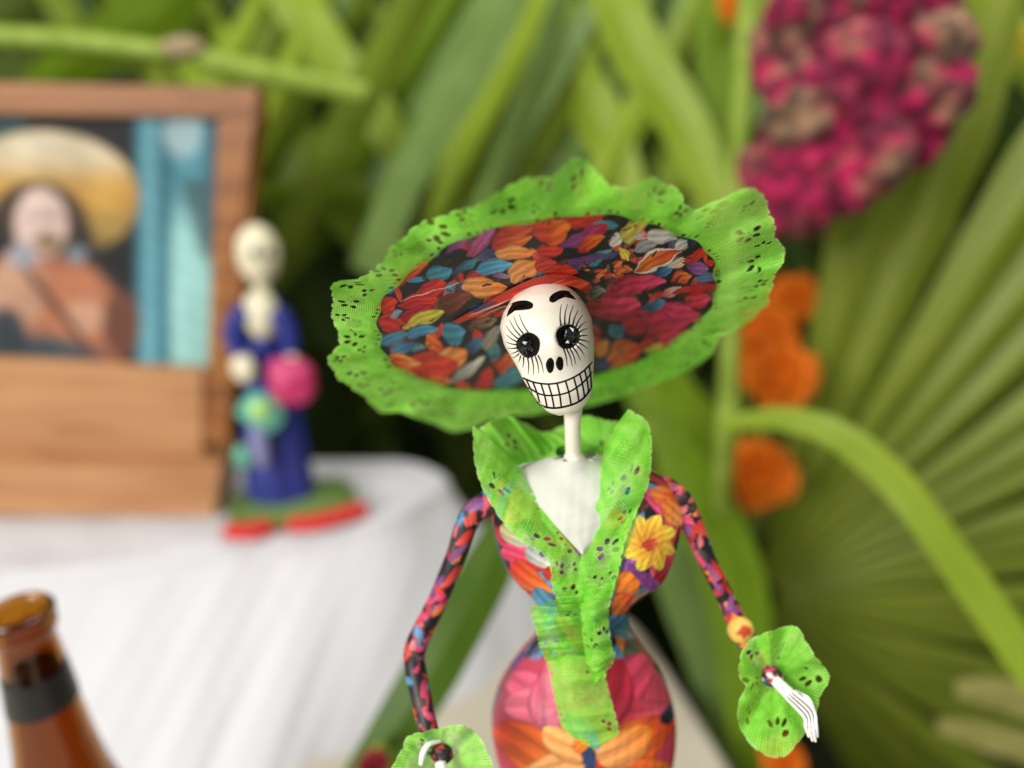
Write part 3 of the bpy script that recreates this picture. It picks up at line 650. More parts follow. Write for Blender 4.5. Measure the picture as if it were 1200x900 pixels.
def filler(P, box, n, size, seed, pal=None):
    """scattered petals over a dark ground"""
    r = np.random.default_rng(seed); col = np.tile(np.array([.014, .012, .016]), (len(P), 1))
    pal = pal or [RED, ORG, CRM, PNK, BLU, TEA, PUR, BLU, RED, PEA, CRM, NAV]
    x0, y0, x1, y1 = box
    for i in range(n):
        x, y = r.uniform(x0, x1), r.uniform(y0, y1); a = r.uniform(0, 6.28); L = size * r.uniform(.6, 1.5); c = pal[r.integers(len(pal))]
        petal(P, col, x, y, x + L * math.cos(a), y + L * math.sin(a), L * r.uniform(.3, .55), c)
    return col

# --- hat
hn = np.array([.134, -.908, .398]); hn /= np.linalg.norm(hn)       # underside normal in camera axes (right, up, back)
R3 = np.array([[1, 0, 0], [0, sp, cp], [0, -cp, sp]])               # rows: camera right, up, back in world
HN = hn @ R3
HC = U(641, 374, 19.8); HR = 4.6
E1 = np.cross([0, 0, 1], HN); E1 /= np.linalg.norm(E1); E2 = np.cross(HN, E1)
nr, na = 175, 960
rr = np.linspace(0.01, 1, nr) * HR; th = np.linspace(0, 2 * np.pi, na, endpoint=False)
rg_, tg = np.meshgrid(rr, th, indexing='ij')
bend = .05 * np.sin(2 * tg + .6) * (rg_ / HR) ** 2 + .012 * wob(rg_ * 1.1 * np.cos(tg), rg_ * 1.1 * np.sin(tg), 3)
BV = (HC + E1 * (rg_ * np.cos(tg))[..., None] + E2 * (rg_ * np.sin(tg))[..., None] + HN * bend[..., None]).reshape(-1, 3)
hp, _ = proj(BV)
hp = hp + np.c_[.8 * wob(hp[:, 0] * .16, hp[:, 1] * .16, 40, 6), .8 * wob(hp[:, 0] * .16, hp[:, 1] * .16, 41, 6)]
A_, B_ = (430, 240), (640, 240); sc = 3.914
col = filler(hp, (420, 230, 860, 470), 190, 24, 4, [RED, CRM, NAV, CRM, BRN, RED, BRN, TEA])
LP = [
 (600,120,861,60,100,RED,ORG),(690,95,830,55,34,PNK,PNK),(590,190,760,140,60,RED,ORG),(355,215,470,160,44,PUR,(.40,.10,.30)),(450,232,588,112,60,(.42,.07,.16),(.45,.12,.35)),
 (585,235,775,205,62,PEA,ORG),(655,345,795,265,84,PEA,ORG),(780,300,870,260,60,RED,RED),(500,290,668,282,60,BLU,(.12,.40,.55)),(580,322,655,330,26,PUR,GRY),
 (270,330,390,285,70,TEA,BLU),(390,325,505,245,40,NAV,TEA),(185,358,275,335,28,BLU,BLU),(135,372,292,250,42,RED,(.8,.1,.03)),(285,242,335,218,26,GRY,BLU),(88,405,142,372,42,BLU,NAV),
 (225,395,365,365,80,CRM,RED),(350,392,415,362,34,BLU,TEA),(410,392,545,338,40,NAV,GRY),(438,395,645,365,86,PEA,ORG),(330,470,490,425,80,BRN,(.25,.05,.03)),
 (140,470,335,425,64,CRM,RED),(155,515,325,470,56,CRM,CRM),(52,465,135,440,74,RED,RED),(40,530,155,565,84,RED,CRM),(108,512,170,488,28,GRY,BLU),
 (158,558,355,498,60,YEL,(.5,.5,.05)),(28,630,205,585,46,BLU,TEA),(188,602,325,562,50,BLU,BLU),(105,665,235,640,50,BLU,NAV),(345,585,450,580,104,TEA,BLU),
 (265,620,352,650,78,ORG,RED),(318,735,458,655,100,PEA,ORG),(190,790,410,715,130,RED,RED),(98,700,255,722,56,ORG,PEA),(85,722,205,760,50,RED,ORG),(225,800,385,808,66,RED,ORG),
 (375,812,545,705,44,GRY,WHT),(455,570,600,528,60,BRN,(.3,.2,.12)),(478,615,532,600,44,RED,RED),(448,655,545,628,56,NAV,BLU),(525,650,625,560,60,(.35,.30,.2),GRY),(595,750,690,690,76,RED,ORG),
 (575,820,730,785,80,TEA,TEA),(495,860,575,750,60,CRM,RED),(485,515,615,480,36,RED,BRN),(470,480,600,450,36,NAV,BRN)]
RP = [
 (-60,140,115,75,130,RED,ORG),(-40,230,75,195,60,RED,RED),(95,65,285,55,64,RED,CRM),(65,195,285,85,64,PUR,CRM),(145,195,272,145,54,RED,ORG),(295,172,355,158,54,WHT,WHT),
 (340,155,475,55,78,(.6,.5,.1),YEL),(342,195,378,262,42,YEL,YEL),(395,205,505,185,56,GRY,GRY),(400,150,470,140,40,WHT,RED),(468,135,605,165,66,WHT,GRY),(595,205,665,165,46,WHT,GRY),(640,190,700,150,50,(.02,.02,.02),NAV),
 (395,305,625,215,84,ORG,RED),(555,285,655,245,40,WHT,PEA),(85,275,335,215,34,PUR,NAV),(-20,315,145,310,64,RED,RED),
 (275,405,555,345,84,CRM,PNK),(185,480,435,445,110,CRM,PNK),(515,415,625,388,36,RED,WHT),(355,570,705,485,124,CRM,PNK),(535,455,695,515,88,(.55,.03,.10),PNK),(635,430,758,440,66,RED,PNK),
 (575,408,795,365,36,RED,CRM),(645,290,745,300,54,PUR,(.3,.12,.3)),(685,325,785,345,46,BLU,PUR),(575,355,665,315,56,RED,ORG),(645,265,755,200,38,RED,RED),(728,272,775,258,30,RED,RED),(765,302,815,290,26,ORG,RED),
 (435,472,545,448,46,NAV,BLU),(285,590,365,555,66,BLU,NAV),(495,325,585,298,44,NAV,BLU),(435,650,660,575,80,RED,PNK),(215,665,295,635,66,ORG,PEA),(275,715,445,650,100,ORG,RED),(435,675,545,640,44,(.4,.4,.05),YEL),
 (215,735,295,728,46,NAV,NAV),(295,750,415,715,56,ORG,RED),(195,395,275,405,50,(.05,.06,.03),GRY)]
def paint_left(P, col):
    for (x0, y0, x1, y1, w, c1, c2) in LP: petal(P, col, A_[0] + x0 / sc, A_[1] + y0 / sc, A_[0] + x1 / sc, A_[1] + y1 / sc, 1.18 * w / sc, c1, c2)
def paint_right(P, col):
    for (x0, y0, x1, y1, w, c1, c2) in RP: petal(P, col, B_[0] + x0 / sc, B_[1] + y0 / sc, B_[0] + x1 / sc, B_[1] + y1 / sc, 1.16 * w / sc, c1, c2, rim=WHT if (x0, y0) == (395, 305) else None)
paint_left(hp, col)
r_ = np.random.default_rng(9)
for i in range(46):
    x, y = r_.uniform(150, 360), r_.uniform(270, 370); a = r_.uniform(-.7, .5)
    petal(hp, col, B_[0] + x / sc, B_[1] + y / sc, B_[0] + (x + 46 * math.cos(a)) / sc, B_[1] + (y + 46 * math.sin(a)) / sc, 20 / sc, [RED, (.02, .02, .02), RED, ORG][i % 4])
paint_right(hp, col)
for i in range(150):
    x, y = r_.uniform(445, 845), r_.uniform(250, 455); a = r_.normal(-.35, .5); L = r_.uniform(5, 15)
    petal(hp, col, x, y, x + L * math.cos(a), y + L * math.sin(a), r_.uniform(1.2, 3.2), [(.01, .01, .012), (.012, .01, .012), (.02, .02, .03)][i % 3], None, 1, .05)
for ln in ((548, 370, 662, 326), (560, 372, 668, 330), (470, 352, 545, 330)):                 # glue lines of the paper fold
    petal(hp, col, *ln, 1.6, (.85, .42, .32), (.8, .3, .2), 1, 0)
col = np.clip(col * (1 + .05 * wob(hp[:, 0] * .5, hp[:, 1] * .5, 6))[:, None], .004, .95)
hat = make('hat', BV, grid_faces(nr, na, True), M['print'], doll, attrs={'print': col})
# a raised paper fold of the crown, lipping over the brow
fi = spline(np.array([(536, 380), (566, 367), (598, 351), (626, 339), (650, 334), (674, 337), (694, 349)], float), np.linspace(0, 1, 160))
fo_ = spline(np.array([(530, 377), (562, 359), (595, 340), (626, 326), (652, 321), (680, 326), (702, 342)], float), np.linspace(0, 1, 160))
fv = np.linspace(0, 1, 24); FG = np.zeros((160, 24, 3)); en = np.sin(np.pi * np.linspace(0, 1, 160)) ** .7
for j, q in enumerate(fv):
    p = fo_ + (fi - fo_) * q
    D = U(p[:, 0], p[:, 1], 1.0) - CAMP; tt_ = ((HC - CAMP) @ HN) / (D @ HN)
    FG[:, j] = CAMP + D * (tt_ - .03 - (.02 + .20 * q ** 1.3) * en)[:, None]
fq = proj(FG.reshape(-1, 3))[0]
fc = np.tile(np.array([.40, .03, .018]), (len(fq), 1)); paint_left(fq, fc); paint_right(fq, fc)
petal(fq, fc, 600, 350, 690, 330, 26, RED, (.7, .09, .03)); petal(fq, fc, 548, 371, 662, 327, 1.6, (.85, .42, .32), (.8, .3, .2), 1, 0)
make('crown_fold', FG.reshape(-1, 3), grid_faces(160, 24), M['print'], hat, attrs={'print': fc})
# crown and upper side of the hat
nr2, na2 = 40, 120
r2 = np.linspace(HR * .995, .02, nr2); t2 = np.linspace(0, 2 * np.pi, na2, endpoint=False); r2g, t2g = np.meshgrid(r2, t2, indexing='ij')
h2 = .12 + 1.9 / (1 + np.exp((r2g - 1.75) * 6)) + .05 * np.sin(2 * t2g + .6) * -(r2g / HR) ** 2
CV = (HC + E1 * (r2g * np.cos(t2g))[..., None] + E2 * (r2g * np.sin(t2g))[..., None] - HN * h2[..., None]).reshape(-1, 3)
cc = filler(np.c_[(r2g * np.cos(t2g)).ravel(), (r2g * np.sin(t2g)).ravel()], (-5, -5, 5, 5), 260, 1.1, 8)
make('crown', CV, grid_faces(nr2, na2, True), M['print'], hat, attrs={'print': cc})

# --- lace
def lace_pattern(u, v, Wd, seed=0):
    al = np.clip(.93 - .05 * wob(u * 2.2, v * 3, seed + 50), .78, .98); tone = .38 + .07 * np.sin(2 * np.pi * v / .095 + .6 * np.sin(u * 4)) + .05 * np.sin(2 * np.pi * u / .12) + .13 * wob(u * 3, v * 5, seed)
    # open net between the motifs
    net = np.clip(1.2 * np.sin(2 * np.pi * u / 1.35 + 1.2 + seed), 0, 1) * np.clip(1 - ((v - .5 * Wd) / (.28 * Wd)) ** 2, 0, 1)
    mesh_ = (np.sin(2 * np.pi * u / .11) * np.sin(2 * np.pi * v / .11)) > .15
    al = np.where(mesh_ & (net > .6), .5, al)
    def flower(period, off, vc, R, a, b, n_):
        nonlocal al, tone
        k = np.round((u - off) / period); uu = u - off - k * period; vv = v - vc
        r = np.hypot(uu, vv); ph = np.arctan2(vv, uu) + k * .7
        pp = (ph * n_ / (2 * np.pi)); fr_ = (pp - np.round(pp)) * 2 * np.pi / n_
        hole = ((r - R) / a) ** 2 + (fr_ * r / b) ** 2 < 1
        keep = (np.sin(k * 12.9 + np.round(pp) * 7.7 + seed) > -.55) & ((np.sin(k * 5.3 + off * 9 + seed * 2.1) > -.15) | (seed == 0))
        al = np.where(hole & keep, 0., al); tone = np.where((r < R + a + .05) & ~hole, tone + .12, tone)
    flower(1.75, .4 + seed * .37, .62 * Wd, .235, .095, .068, 6)
    flower(1.75, 1.27 + seed * .37, .76 * Wd, .15, .075, .055, 5)
    flower(2.6, .9 + seed * .2, .34 * Wd, .12, .06, .045, 4)
    k = np.round(u / .23); dot = np.hypot(u - k * .23, v - .10 - .03 * np.sin(k * 5.1)) < .045 + .02 * np.sin(k * 3.3 + seed)
    al = np.where(dot & (np.sin(k * .9 + seed) > -.1), 0., al)
    sc_ = .05 * (1 - np.abs(np.sin(np.pi * u / .32)))
    al = np.where(v > Wd - sc_, 0., al)
    tone = np.where(v > Wd - .055, tone + .6, tone)
    return np.clip(al, 0, 1), np.clip(tone, 0, 1.2)
def lace_obj(name, G3, Wd, parent, seed):
    """G3 [n along][m across][3]"""
    n, m = G3.shape[:2]
    dr = G3 - CAMP; dr = dr / np.linalg.norm(dr, axis=2)[..., None]; uu_ = G3 @ np.array([1.0, .3, .2]); vv_ = G3 @ np.array([-.2, .3, 1.0])
    w_ = np.linspace(0, 1, m)[None, :] ** .7
    G3 = G3 + dr * ((.030 * np.abs(wob(uu_ * 2.6, vv_ * 2.6, seed + 90)) + .012 * wob(uu_ * 9, vv_ * 9, seed + 91)) * -w_)[..., None]
    mid = G3[:, m // 2]; u = np.r_[0, np.cumsum(np.linalg.norm(np.diff(mid, axis=0), axis=1))]
    ws = np.linalg.norm(np.diff(G3, axis=1), axis=2); v = np.c_[np.zeros(n), np.cumsum(ws, 1)]; Wt = v[:, -1]
    al, to = lace_pattern(np.repeat(u[:, None], m, 1), v, Wt[:, None], seed)
    return make(name, G3.reshape(-1, 3), grid_faces(n, m), M['lace'], parent, attrs={'alpha': al.ravel(), 'tone': to.ravel(), 'luv': np.stack([np.repeat(u[:, None], m, 1), v, 0 * v + seed * 3.3], -1).reshape(-1, 3)})

outl = [(386,340),(392,331),(415,327),(442,314),(470,277),(500,257),(530,246),(560,242),(585,224),(617,207),(645,205),(657,198),(664,187),(675,180),(687,186),(700,205),(715,217),(740,217),(755,211),(770,207),(785,214),(800,229),(812,249),(827,246),(845,230),(865,221),(884,217),(892,222),(900,247),(912,262),(911,277),(919,287),(917,310),(905,332),(901,355),(885,372),(865,387),(842,395),(836,416),(810,432),(780,446),(750,457),(715,470),(680,478),(640,484),(600,488),(570,494),(555,502),(530,507),(510,498),(485,490),(470,482),(445,485),(434,472),(420,460),(396,444),(386,430),(385,417),(395,405),(395,387),(389,360)]
outl = np.array(outl, float)
# the outline taken back on to the hat's plane: polar radius about the hat centre
def ray_plane(px, py):
    D = U(px, py, 1.0) - CAMP
    t = ((HC - CAMP) @ HN) / (D @ HN); return CAMP + D * t[..., None]
Q = ray_plane(outl[:, 0], outl[:, 1]) - HC
oa = np.arctan2(Q @ E2, Q @ E1); orr = np.hypot(Q @ E1, Q @ E2)
o_ = np.argsort(oa); oa, orr = oa[o_], orr[o_]
na3, nm = 1900, 44
t3 = np.linspace(-np.pi, np.pi, na3)
orad = np.interp(t3, oa, orr, period=2 * np.pi)
kk = np.hanning(15); kk /= kk.sum(); orad = np.convolve(np.r_[orad[-8:-1], orad, orad[1:8]], kk, 'valid')[:na3]
v3 = np.linspace(0, 1, nm)
G3 = np.zeros((na3, nm, 3))
dirs = E1 * np.cos(t3)[:, None] + E2 * np.sin(t3)[:, None]
rz = np.random.default_rng(77); ruf = 0
for f_, a_ in ((5, .10), (8, .14), (11, .16), (14, .14), (18, .10), (23, .08), (31, .05), (44, .025)):
    ruf = ruf + a_ * 1.25 * np.sin(t3 * f_ + rz.uniform(0, 6.28)) * (1 + .5 * np.sin(t3 * rz.integers(1, 4) + rz.uniform(0, 6)))
orad = orad + .045 * np.sin(t3 * 27 + 3 * np.sin(t3 * 5)) + .015 * np.sin(t3 * 83 + 4 * np.sin(t3 * 7))
for j, v in enumerate(v3):
    inn = HR * (.975 + .012 * np.sin(t3 * 9 + 1) + .010 * np.sin(t3 * 23)); rad = inn + (orad - inn) * v
    p = HC + dirs * rad[:, None] + HN * (.05 + .05 * np.sin(2 * t3 + .6) * (1 - v))[:, None]
    dr = p - CAMP; dr /= np.linalg.norm(dr, axis=1)[:, None]
    p = p + dr * (ruf * v ** 1.1 + .03 * math.sin(v * 6) * np.sin(t3 * 27 + 2 * np.sin(t3 * 4)))[:, None] - HN * (.05 * v ** 2)
    G3[:, j] = p
lace_obj('lace_trim', G3, None, hat, 0)

# --- head
sk = 4.5; ox, oy = 560, 310
hl = np.array([(85,370),(100,280),(165,190),(250,135),(330,115),(430,140),(470,165),(540,205),(610,240),(680,285),(740,330),(780,372),(797,425)], float)
hr_ = np.array([(85,390),(110,470),(150,520),(200,560),(280,600),(400,615),(500,612),(600,608),(680,603),(730,575),(765,545),(785,505),(797,435)], float)
yy = np.r_[85.5, np.linspace(88, 100, 6), np.linspace(104, 770, 130), np.linspace(774, 796.8, 10)]
xl = np.interp(yy, hl[:, 0], hl[:, 1]); xr = np.interp(yy, hr_[:, 0], hr_[:, 1])
def sm_(a, k=9):
    w = np.hanning(k); w /= w.sum(); return np.convolve(np.r_[np.full(k // 2, a[0]), a, np.full(k // 2, a[-1])], w, 'valid')
half0 = (xr - xl) / 2; ctr = sm_((xl + xr) / 2, 15); half = sm_(half0, 9)
half[:6] = half0[:6]; half[-6:] = half0[-6:]
HD = 18.35
nh, ns = len(yy), 220
th = np.linspace(0, 2 * np.pi, ns, endpoint=False)
px = ox + (ctr[:, None] + half[:, None] * np.cos(th)) / sk; py = np.repeat(oy + yy[:, None] / sk, ns, 1)
back = np.where(yy < 480, 1.05, 1.05 - .35 * np.clip((yy - 480) / 250, 0, 1))
cen = HD - .12 * np.clip((yy - 500) / 200, 0, 1)
dep = cen[:, None] - (half * back)[:, None] / sk * HD / FPX * np.sin(th)
fr_ = np.sin(th)[None, :] > 0
def gb(cx, cy, rx, ry): return np.exp(-(((px - ox) * sk - cx) / rx) ** 2 - ((yy[:, None] - cy) / ry) ** 2) * fr_
def cup(cx, cy, rx, ry):
    r2_ = (((px - ox) * sk - cx) / rx) ** 2 + ((yy[:, None] - cy) / ry) ** 2
    return np.clip(1 - r2_, 0, 1) ** .5 * fr_
dep += .16 * cup(268, 426, 68, 66) + .16 * cup(474, 380, 66, 70) - .10 * gb(330, 520, 60, 60) * 0 - .07 * gb(430, 690, 150, 75) - .05 * gb(405, 440, 40, 90) + .03 * gb(300, 580, 60, 40) + .03 * gb(540, 540, 50, 40)
HV = U(px, py, dep).reshape(-1, 3)
head = make('head', HV, grid_faces(nh, ns, True)[:, ::-1], M['bone'], doll)
bvh = BVHTree.FromPolygons([Vector(v) for v in HV], [tuple(f) for f in grid_faces(nh, ns, True)])
def on_head(cx, cy, lift=.012):
    """point of the head's surface on the sight line through face-crop pixel (cx,cy)"""
    px_, py_ = ox + cx / sk, oy + cy / sk
    D = U(px_, py_, 1.0) - CAMP; D /= np.linalg.norm(D)
    h = bvh.ray_cast(Vector(CAMP), Vector(D))
    if h[0] is None:
        return U(px_, py_, HD)
    return np.array(h[0]) - D * lift
def patch_poly(name, poly, m, parent, lift=.012):
    poly = np.array(poly, float); t = np.linspace(0, 1, 61)[:-1]
    R = spline(np.vstack([poly, poly[:1]]), t); c = R.mean(0)
    V, F = [on_head(*c, lift)], []
    n = len(R)
    for s in (.35, .7, 1.0):
        for q in c + (R - c) * s: V.append(on_head(*q, lift if s < 1 else lift * .4))
    for j in range(n):
        F.append((0, 1 + j, 1 + (j + 1) % n))
        for k in range(2): F.append((1 + k * n + j, 1 + k * n + (j + 1) % n, 1 + (k + 1) * n + (j + 1) % n, 1 + (k + 1) * n + j))
    return make(name, np.array(V), F, m, parent)
def strokes(name, lines, m, parent, lift=.012):
    V, F, k = [], [], 0
    for pts, w0, w1 in lines:
        n = 8 * (len(pts) - 1) + 2; t = np.linspace(0, 1, n); C = spline(np.array(pts, float), t)
        T = np.gradient(C, axis=0); T /= np.linalg.norm(T, axis=1)[:, None] + 1e-9; N = np.c_[-T[:, 1], T[:, 0]]
        w = np.linspace(w0, w1, n) / 2 * 1.25
        for i in range(n):
            for s, lf in ((-1, .35), (0, 1), (1, .35)): V.append(on_head(*(C[i] + N[i] * s * w[i]), lift * lf + .003))
        for i in range(n - 1):
            for s in range(2): F.append((k + i * 3 + s, k + i * 3 + s + 1, k + i * 3 + s + 4, k + i * 3 + s + 3))
        k += n * 3
    return make(name, np.array(V), F, m, parent)
patch_poly('eyebrow', [(132,292),(140,252),(160,218),(200,195),(250,189),(283,200),(292,215),(280,233),(240,240),(190,245),(152,264)], M['black'], head)
patch_poly('eyebrow', [(375,192),(380,170),(402,150),(440,136),(480,140),(515,160),(538,188),(510,178),(472,170),(430,183),(397,201)], M['black'], head)
def ell(cx, cy, rx, ry, k=.06): return [(cx + rx * (1 + k * math.sin(3 * a + cx)) * math.cos(a), cy + ry * (1 + k * math.sin(2 * a + cy)) * math.sin(a)) for a in np.linspace(0, 2 * np.pi, 25)[:-1]]
patch_poly('nostril', ell(381, 532, 22, 39), M['black'], head); patch_poly('nostril', ell(432, 522, 20, 38), M['black'], head)
for cx, cy in ((268, 426), (474, 380)):
    eye = patch_poly('eye_socket', ell(cx, cy, 63, 65), M['black'], head, .010)
    c = on_head(cx, cy, .05); D = (CAMP - c) / np.linalg.norm(CAMP - c)
    a = np.cross(D, [0, 0, 1]); a /= np.linalg.norm(a); b = np.cross(a, D)
    rgn = np.random.default_rng(int(cx)); V, F = [c + D * .02], []                      # a sunken cluster of black glitter facets
    for k_, rad in enumerate((.08, .16, .23, .28)):
        for j in range(12):
            an = 2 * np.pi * (j + .5 * (k_ % 2)) / 12 + rgn.uniform(-.15, .15); V.append(c + a * rad * math.cos(an) + b * rad * math.sin(an) + D * (.02 - .9 * max(0, rad - .1) ** 2 * 4 + rgn.uniform(-.035, .035)))
    for j in range(12):
        F.append((0, 1 + j, 1 + (j + 1) % 12))
        for k_ in range(3):
            p0, p1, q0, q1 = 1 + k_ * 12 + j, 1 + k_ * 12 + (j + 1) % 12, 13 + k_ * 12 + j, 13 + k_ * 12 + (j + 1) % 12
            F.append((p0, q0, p1)); F.append((p1, q0, q1))
    make('faceted_bead', np.array(V), F, M['gem'], head, smooth=False)
LL = [((268,362),(217,262)),((240,366),(188,275)),((225,378),(165,290)),((212,393),(148,322)),((207,408),(150,370)),((205,423),(148,408)),((207,440),(155,440)),((212,455),(175,470)),((217,470),(183,494)),((225,480),(213,517)),((240,487),(236,545)),((262,490),(265,577)),((283,490),(293,583)),((303,485),(321,577)),((316,476),(346,571))]
RL = [((438,325),(440,208)),((458,317),(472,208)),((480,314),(504,213)),((500,320),(529,240)),((515,332),(553,265)),((524,346),(571,298)),((530,361),(579,335)),((534,378),(582,375)),((531,395),(591,412)),((526,410),(581,446)),((517,423),(562,480)),((500,434),(541,507)),((485,440),(516,527)),((468,444),(498,537)),((450,438),(471,537))]
def lash(a, b, w=6.5):
    m_ = ((a[0] + b[0]) / 2 + (b[1] - a[1]) * .05, (a[1] + b[1]) / 2 - (b[0] - a[0]) * .05); return ([a, m_, b], w, 1.8)
strokes('eyelashes', [lash(*q) for q in LL], M['black'], head); strokes('eyelashes', [lash(*q, 7.5) for q in RL], M['black'], head)
TL = [([(236,598),(300,622),(380,630),(460,614),(540,574),(606,514)], 8, 7), ([(266,648),(330,684),(400,690),(480,672),(550,626),(606,566)], 7, 7), ([(312,722),(345,748),(410,757),(490,741),(550,711),(600,652)], 9, 8)]
TL += [([a, ((a[0] + b[0]) / 2 + 3, (a[1] + b[1]) / 2), b], 7, 7) for a, b in (((255,607),(288,692)),((290,620),(328,738)),((332,628),(365,752)),((372,631),(402,756)),((418,628),(440,754)),((462,614),(492,740)),((505,594),(533,720)),((537,576),(563,700)),((563,555),(585,678)),((587,533),(599,655)))]
strokes('painted_teeth', TL, M['black'], head)

# --- neck
V, F = tube([U(672, 468, 18.7), U(671, 500, 19.0), U(672, 530, 19.5), U(674, 552, 20.0), U(675, 575, 20.4)], [.26, .205, .215, .46, 1.0], 28, 50)
make('neck', V, F, M['bone'], doll)

# --- torso and skirt
sec = [(535,652,700,.55,.3),(548,630,730,.80,.15),(562,600,775,1.0,.1),(580,584,792,1.15,0),(600,577,800,1.25,0),(625,580,793,1.4,-.1),(648,588,785,1.5,-.15),(668,601,774,1.4,-.1),(688,618,752,1.15,0),(705,630,738,1.0,0),(725,636,735,.98,0),(745,633,742,1.1,0),(768,613,759,1.4,0),(800,590,780,1.9,0),(835,577,790,2.2,0),(870,580,788,2.25,0),(905,590,778,2.1,0)]
rows = []
for py_, a, b, hd_, fw in sec:
    d = dY(py_, YB); c = U((a + b) / 2, py_, d); rows.append((c[0], YB + fw, c[2], (b - a) / 2 * d / FPX, hd_))
zc = rows[-1][2]; x_ = rows[-1][0]
for z, a, b in ((zc - 2.5, 2.3, 2.0), (zc - 6, 2.0, 1.8), (zc - 11, 2.0, 1.9), (7, 2.8, 2.7), (3, 4.2, 4.0), (0.1, 5.4, 5.2)):
    if z < zc: rows.append((x_, YB, z, a, b))
rows = np.array(rows); s_ = np.r_[0, np.cumsum(np.abs(np.diff(rows[:, 2])))]
nn_ = 330; ns = 340
tt = np.r_[np.linspace(0, s_[len(sec) - 1], 260), np.linspace(s_[len(sec) - 1], s_[-1], 71)[1:]]
from_ = np.interp(tt, s_, np.linspace(0, 1, len(s_))); Rw = spline(rows, from_)
th = np.linspace(0, 2 * np.pi, ns, endpoint=False)
ct, st_ = np.cos(th), np.sin(th)
X = Rw[:, 0][:, None] + Rw[:, 3][:, None] * np.sign(ct) * np.abs(ct) ** .92
Y = Rw[:, 1][:, None] - Rw[:, 4][:, None] * np.sign(st_) * np.abs(st_) ** .92
Z = np.repeat(Rw[:, 2][:, None], ns, 1)
TV = np.stack([X, Y, Z], -1)
tp_, _ = proj(TV)
front = (st_ > 0)[None, :] * st_[None, :]
for cx, cy, r in ((622, 648, 44), (752, 650, 44)):
    TV[..., 1] -= .38 * np.exp(-((tp_[..., 0] - cx) / r) ** 2 - ((tp_[..., 1] - cy) / 34) ** 2) * front
TV[..., 1] += .035 * wob(X * 1.6, Z * 2.2, 12) + .004 * wob(X * 7, Z * 9, 13)
TVf = TV.reshape(-1, 3); tp_ = proj(TVf)[0]
uv = np.c_[(np.repeat(th[None], len(tt), 0) * 2.6).ravel(), Z.ravel()]
tc_ = filler(uv, (-.5, -1, 17, 36), 800, 1.5, 21)
isf = np.where(np.repeat((st_ > -.1)[None], len(tt), 0).ravel())[0]
sub = tp_[isf]; sc_ = tc_[isf].copy()
def tpet(*a, **k): petal(sub, sc_, *a, **k)
hm = np.clip((sub[:, 1] - 768) / 8, 0, 1)[:, None]; sc_ = sc_ * (1 - hm) + np.array([.50, .05, .09]) * hm
# bodice, right side: yellow flower over purple, orange leaves
for a in ((765,570,795,590,26,ORG,RED),(775,590,808,612,26,ORG,PEA),(700,600,740,610,30,RED,ORG),(735,600,760,590,20,BRN,BRN),(735,690,745,645,16,PUR,(.35,.1,.4)),(745,665,780,700,18,PUR,(.4,.15,.45)),(722,700,752,676,34,ORG,ORG),(735,660,775,700,14,PUR,PUR),(770,680,790,650,18,CRM,PNK)): tpet(*a)
for i in range(8):
    a = i * 2 * math.pi / 8 + .3; tpet(761, 636, 761 + 33 * math.cos(a), 636 + 35 * math.sin(a), 22, (.72, .28, .03), (.85, .62, .06), edge=.7)
tpet(752, 636, 772, 638, 16, (.45, .03, .02), (.6, .1, .05))
# bodice, left side
for a in ((582,615,612,650,20,CRM,PNK),(590,640,640,670,26,PNK,RED),(600,660,648,694,30,RED,ORG),(588,615,625,640,22,(.5,.42,.2),GRY),(620,640,650,668,22,GRY,WHT),(632,650,650,640,10,NAV,NAV),(625,690,655,720,26,BLU,(.1,.4,.65)),(640,665,660,690,18,RED,PNK)): tpet(*a)
# waist
for a in ((715,715,742,700,26,ORG,RED),(712,745,735,720,20,NAV,BLU),(722,735,742,750,22,TEA,GRY),(735,750,765,790,40,(.10,.10,.05),(.2,.2,.14)),(632,760,655,735,20,GRY,NAV),(625,735,650,715,24,BLU,BLU)): tpet(*a)
# hips: big pink hibiscus with orange petals below
for a in ((690,850,600,785,70,(.62,.07,.15),(.62,.10,.17)),(700,850,590,830,70,(.58,.06,.12),(.66,.14,.20)),(655,855,640,770,60,(.62,.12,.20),(.55,.06,.11)),(690,850,770,775,66,CRM,(.60,.06,.12)),(700,850,800,830,64,CRM,(.62,.09,.14)),(700,850,722,770,60,(.5,.03,.07),CRM),(680,905,575,860,66,ORG,RED),(690,905,600,905,60,PEA,(.8,.4,.15)),(690,890,640,850,44,PEA,PEA),(690,905,800,850,70,ORG,RED),(700,910,790,900,60,RED,ORG),(700,890,760,850,50,PEA,ORG),(665,835,700,880,26,NAV,BLU),(690,870,690,915,18,NAV,NAV),(672,880,690,870,18,ORG,ORG),(780,850,792,820,16,(.02,.02,.02),NAV)): tpet(*a)
wt = np.clip((np.repeat((st_)[None], len(tt), 0).ravel()[isf] - .02) / .12, 0, 1)[:, None]
tc_[isf] = tc_[isf] * (1 - wt) + sc_ * wt
nb = np.clip((572 - tp_[:, 1]) / 6, 0, 1) * np.clip((74 - np.abs(tp_[:, 0] - 674)) / 8, 0, 1); tc_ = tc_ * (1 - nb[:, None]) + np.array([.60, .61, .53]) * nb[:, None]
dress = make('dress', TVf, grid_faces(len(tt), ns, True), M['paper'], doll, attrs={'print': np.clip(tc_, .004, .95)})
tb = BVHTree.FromPolygons([Vector(v) for v in TVf], [tuple(f) for f in grid_faces(len(tt), ns, True)])
def tdepth(px_, py_, default=20.):
    D = U(px_, py_, 1.0) - CAMP; h = tb.ray_cast(Vector(CAMP), Vector(D / np.linalg.norm(D)))
    if h[0] is None: return default
    return float(proj(np.array(h[0]))[1])
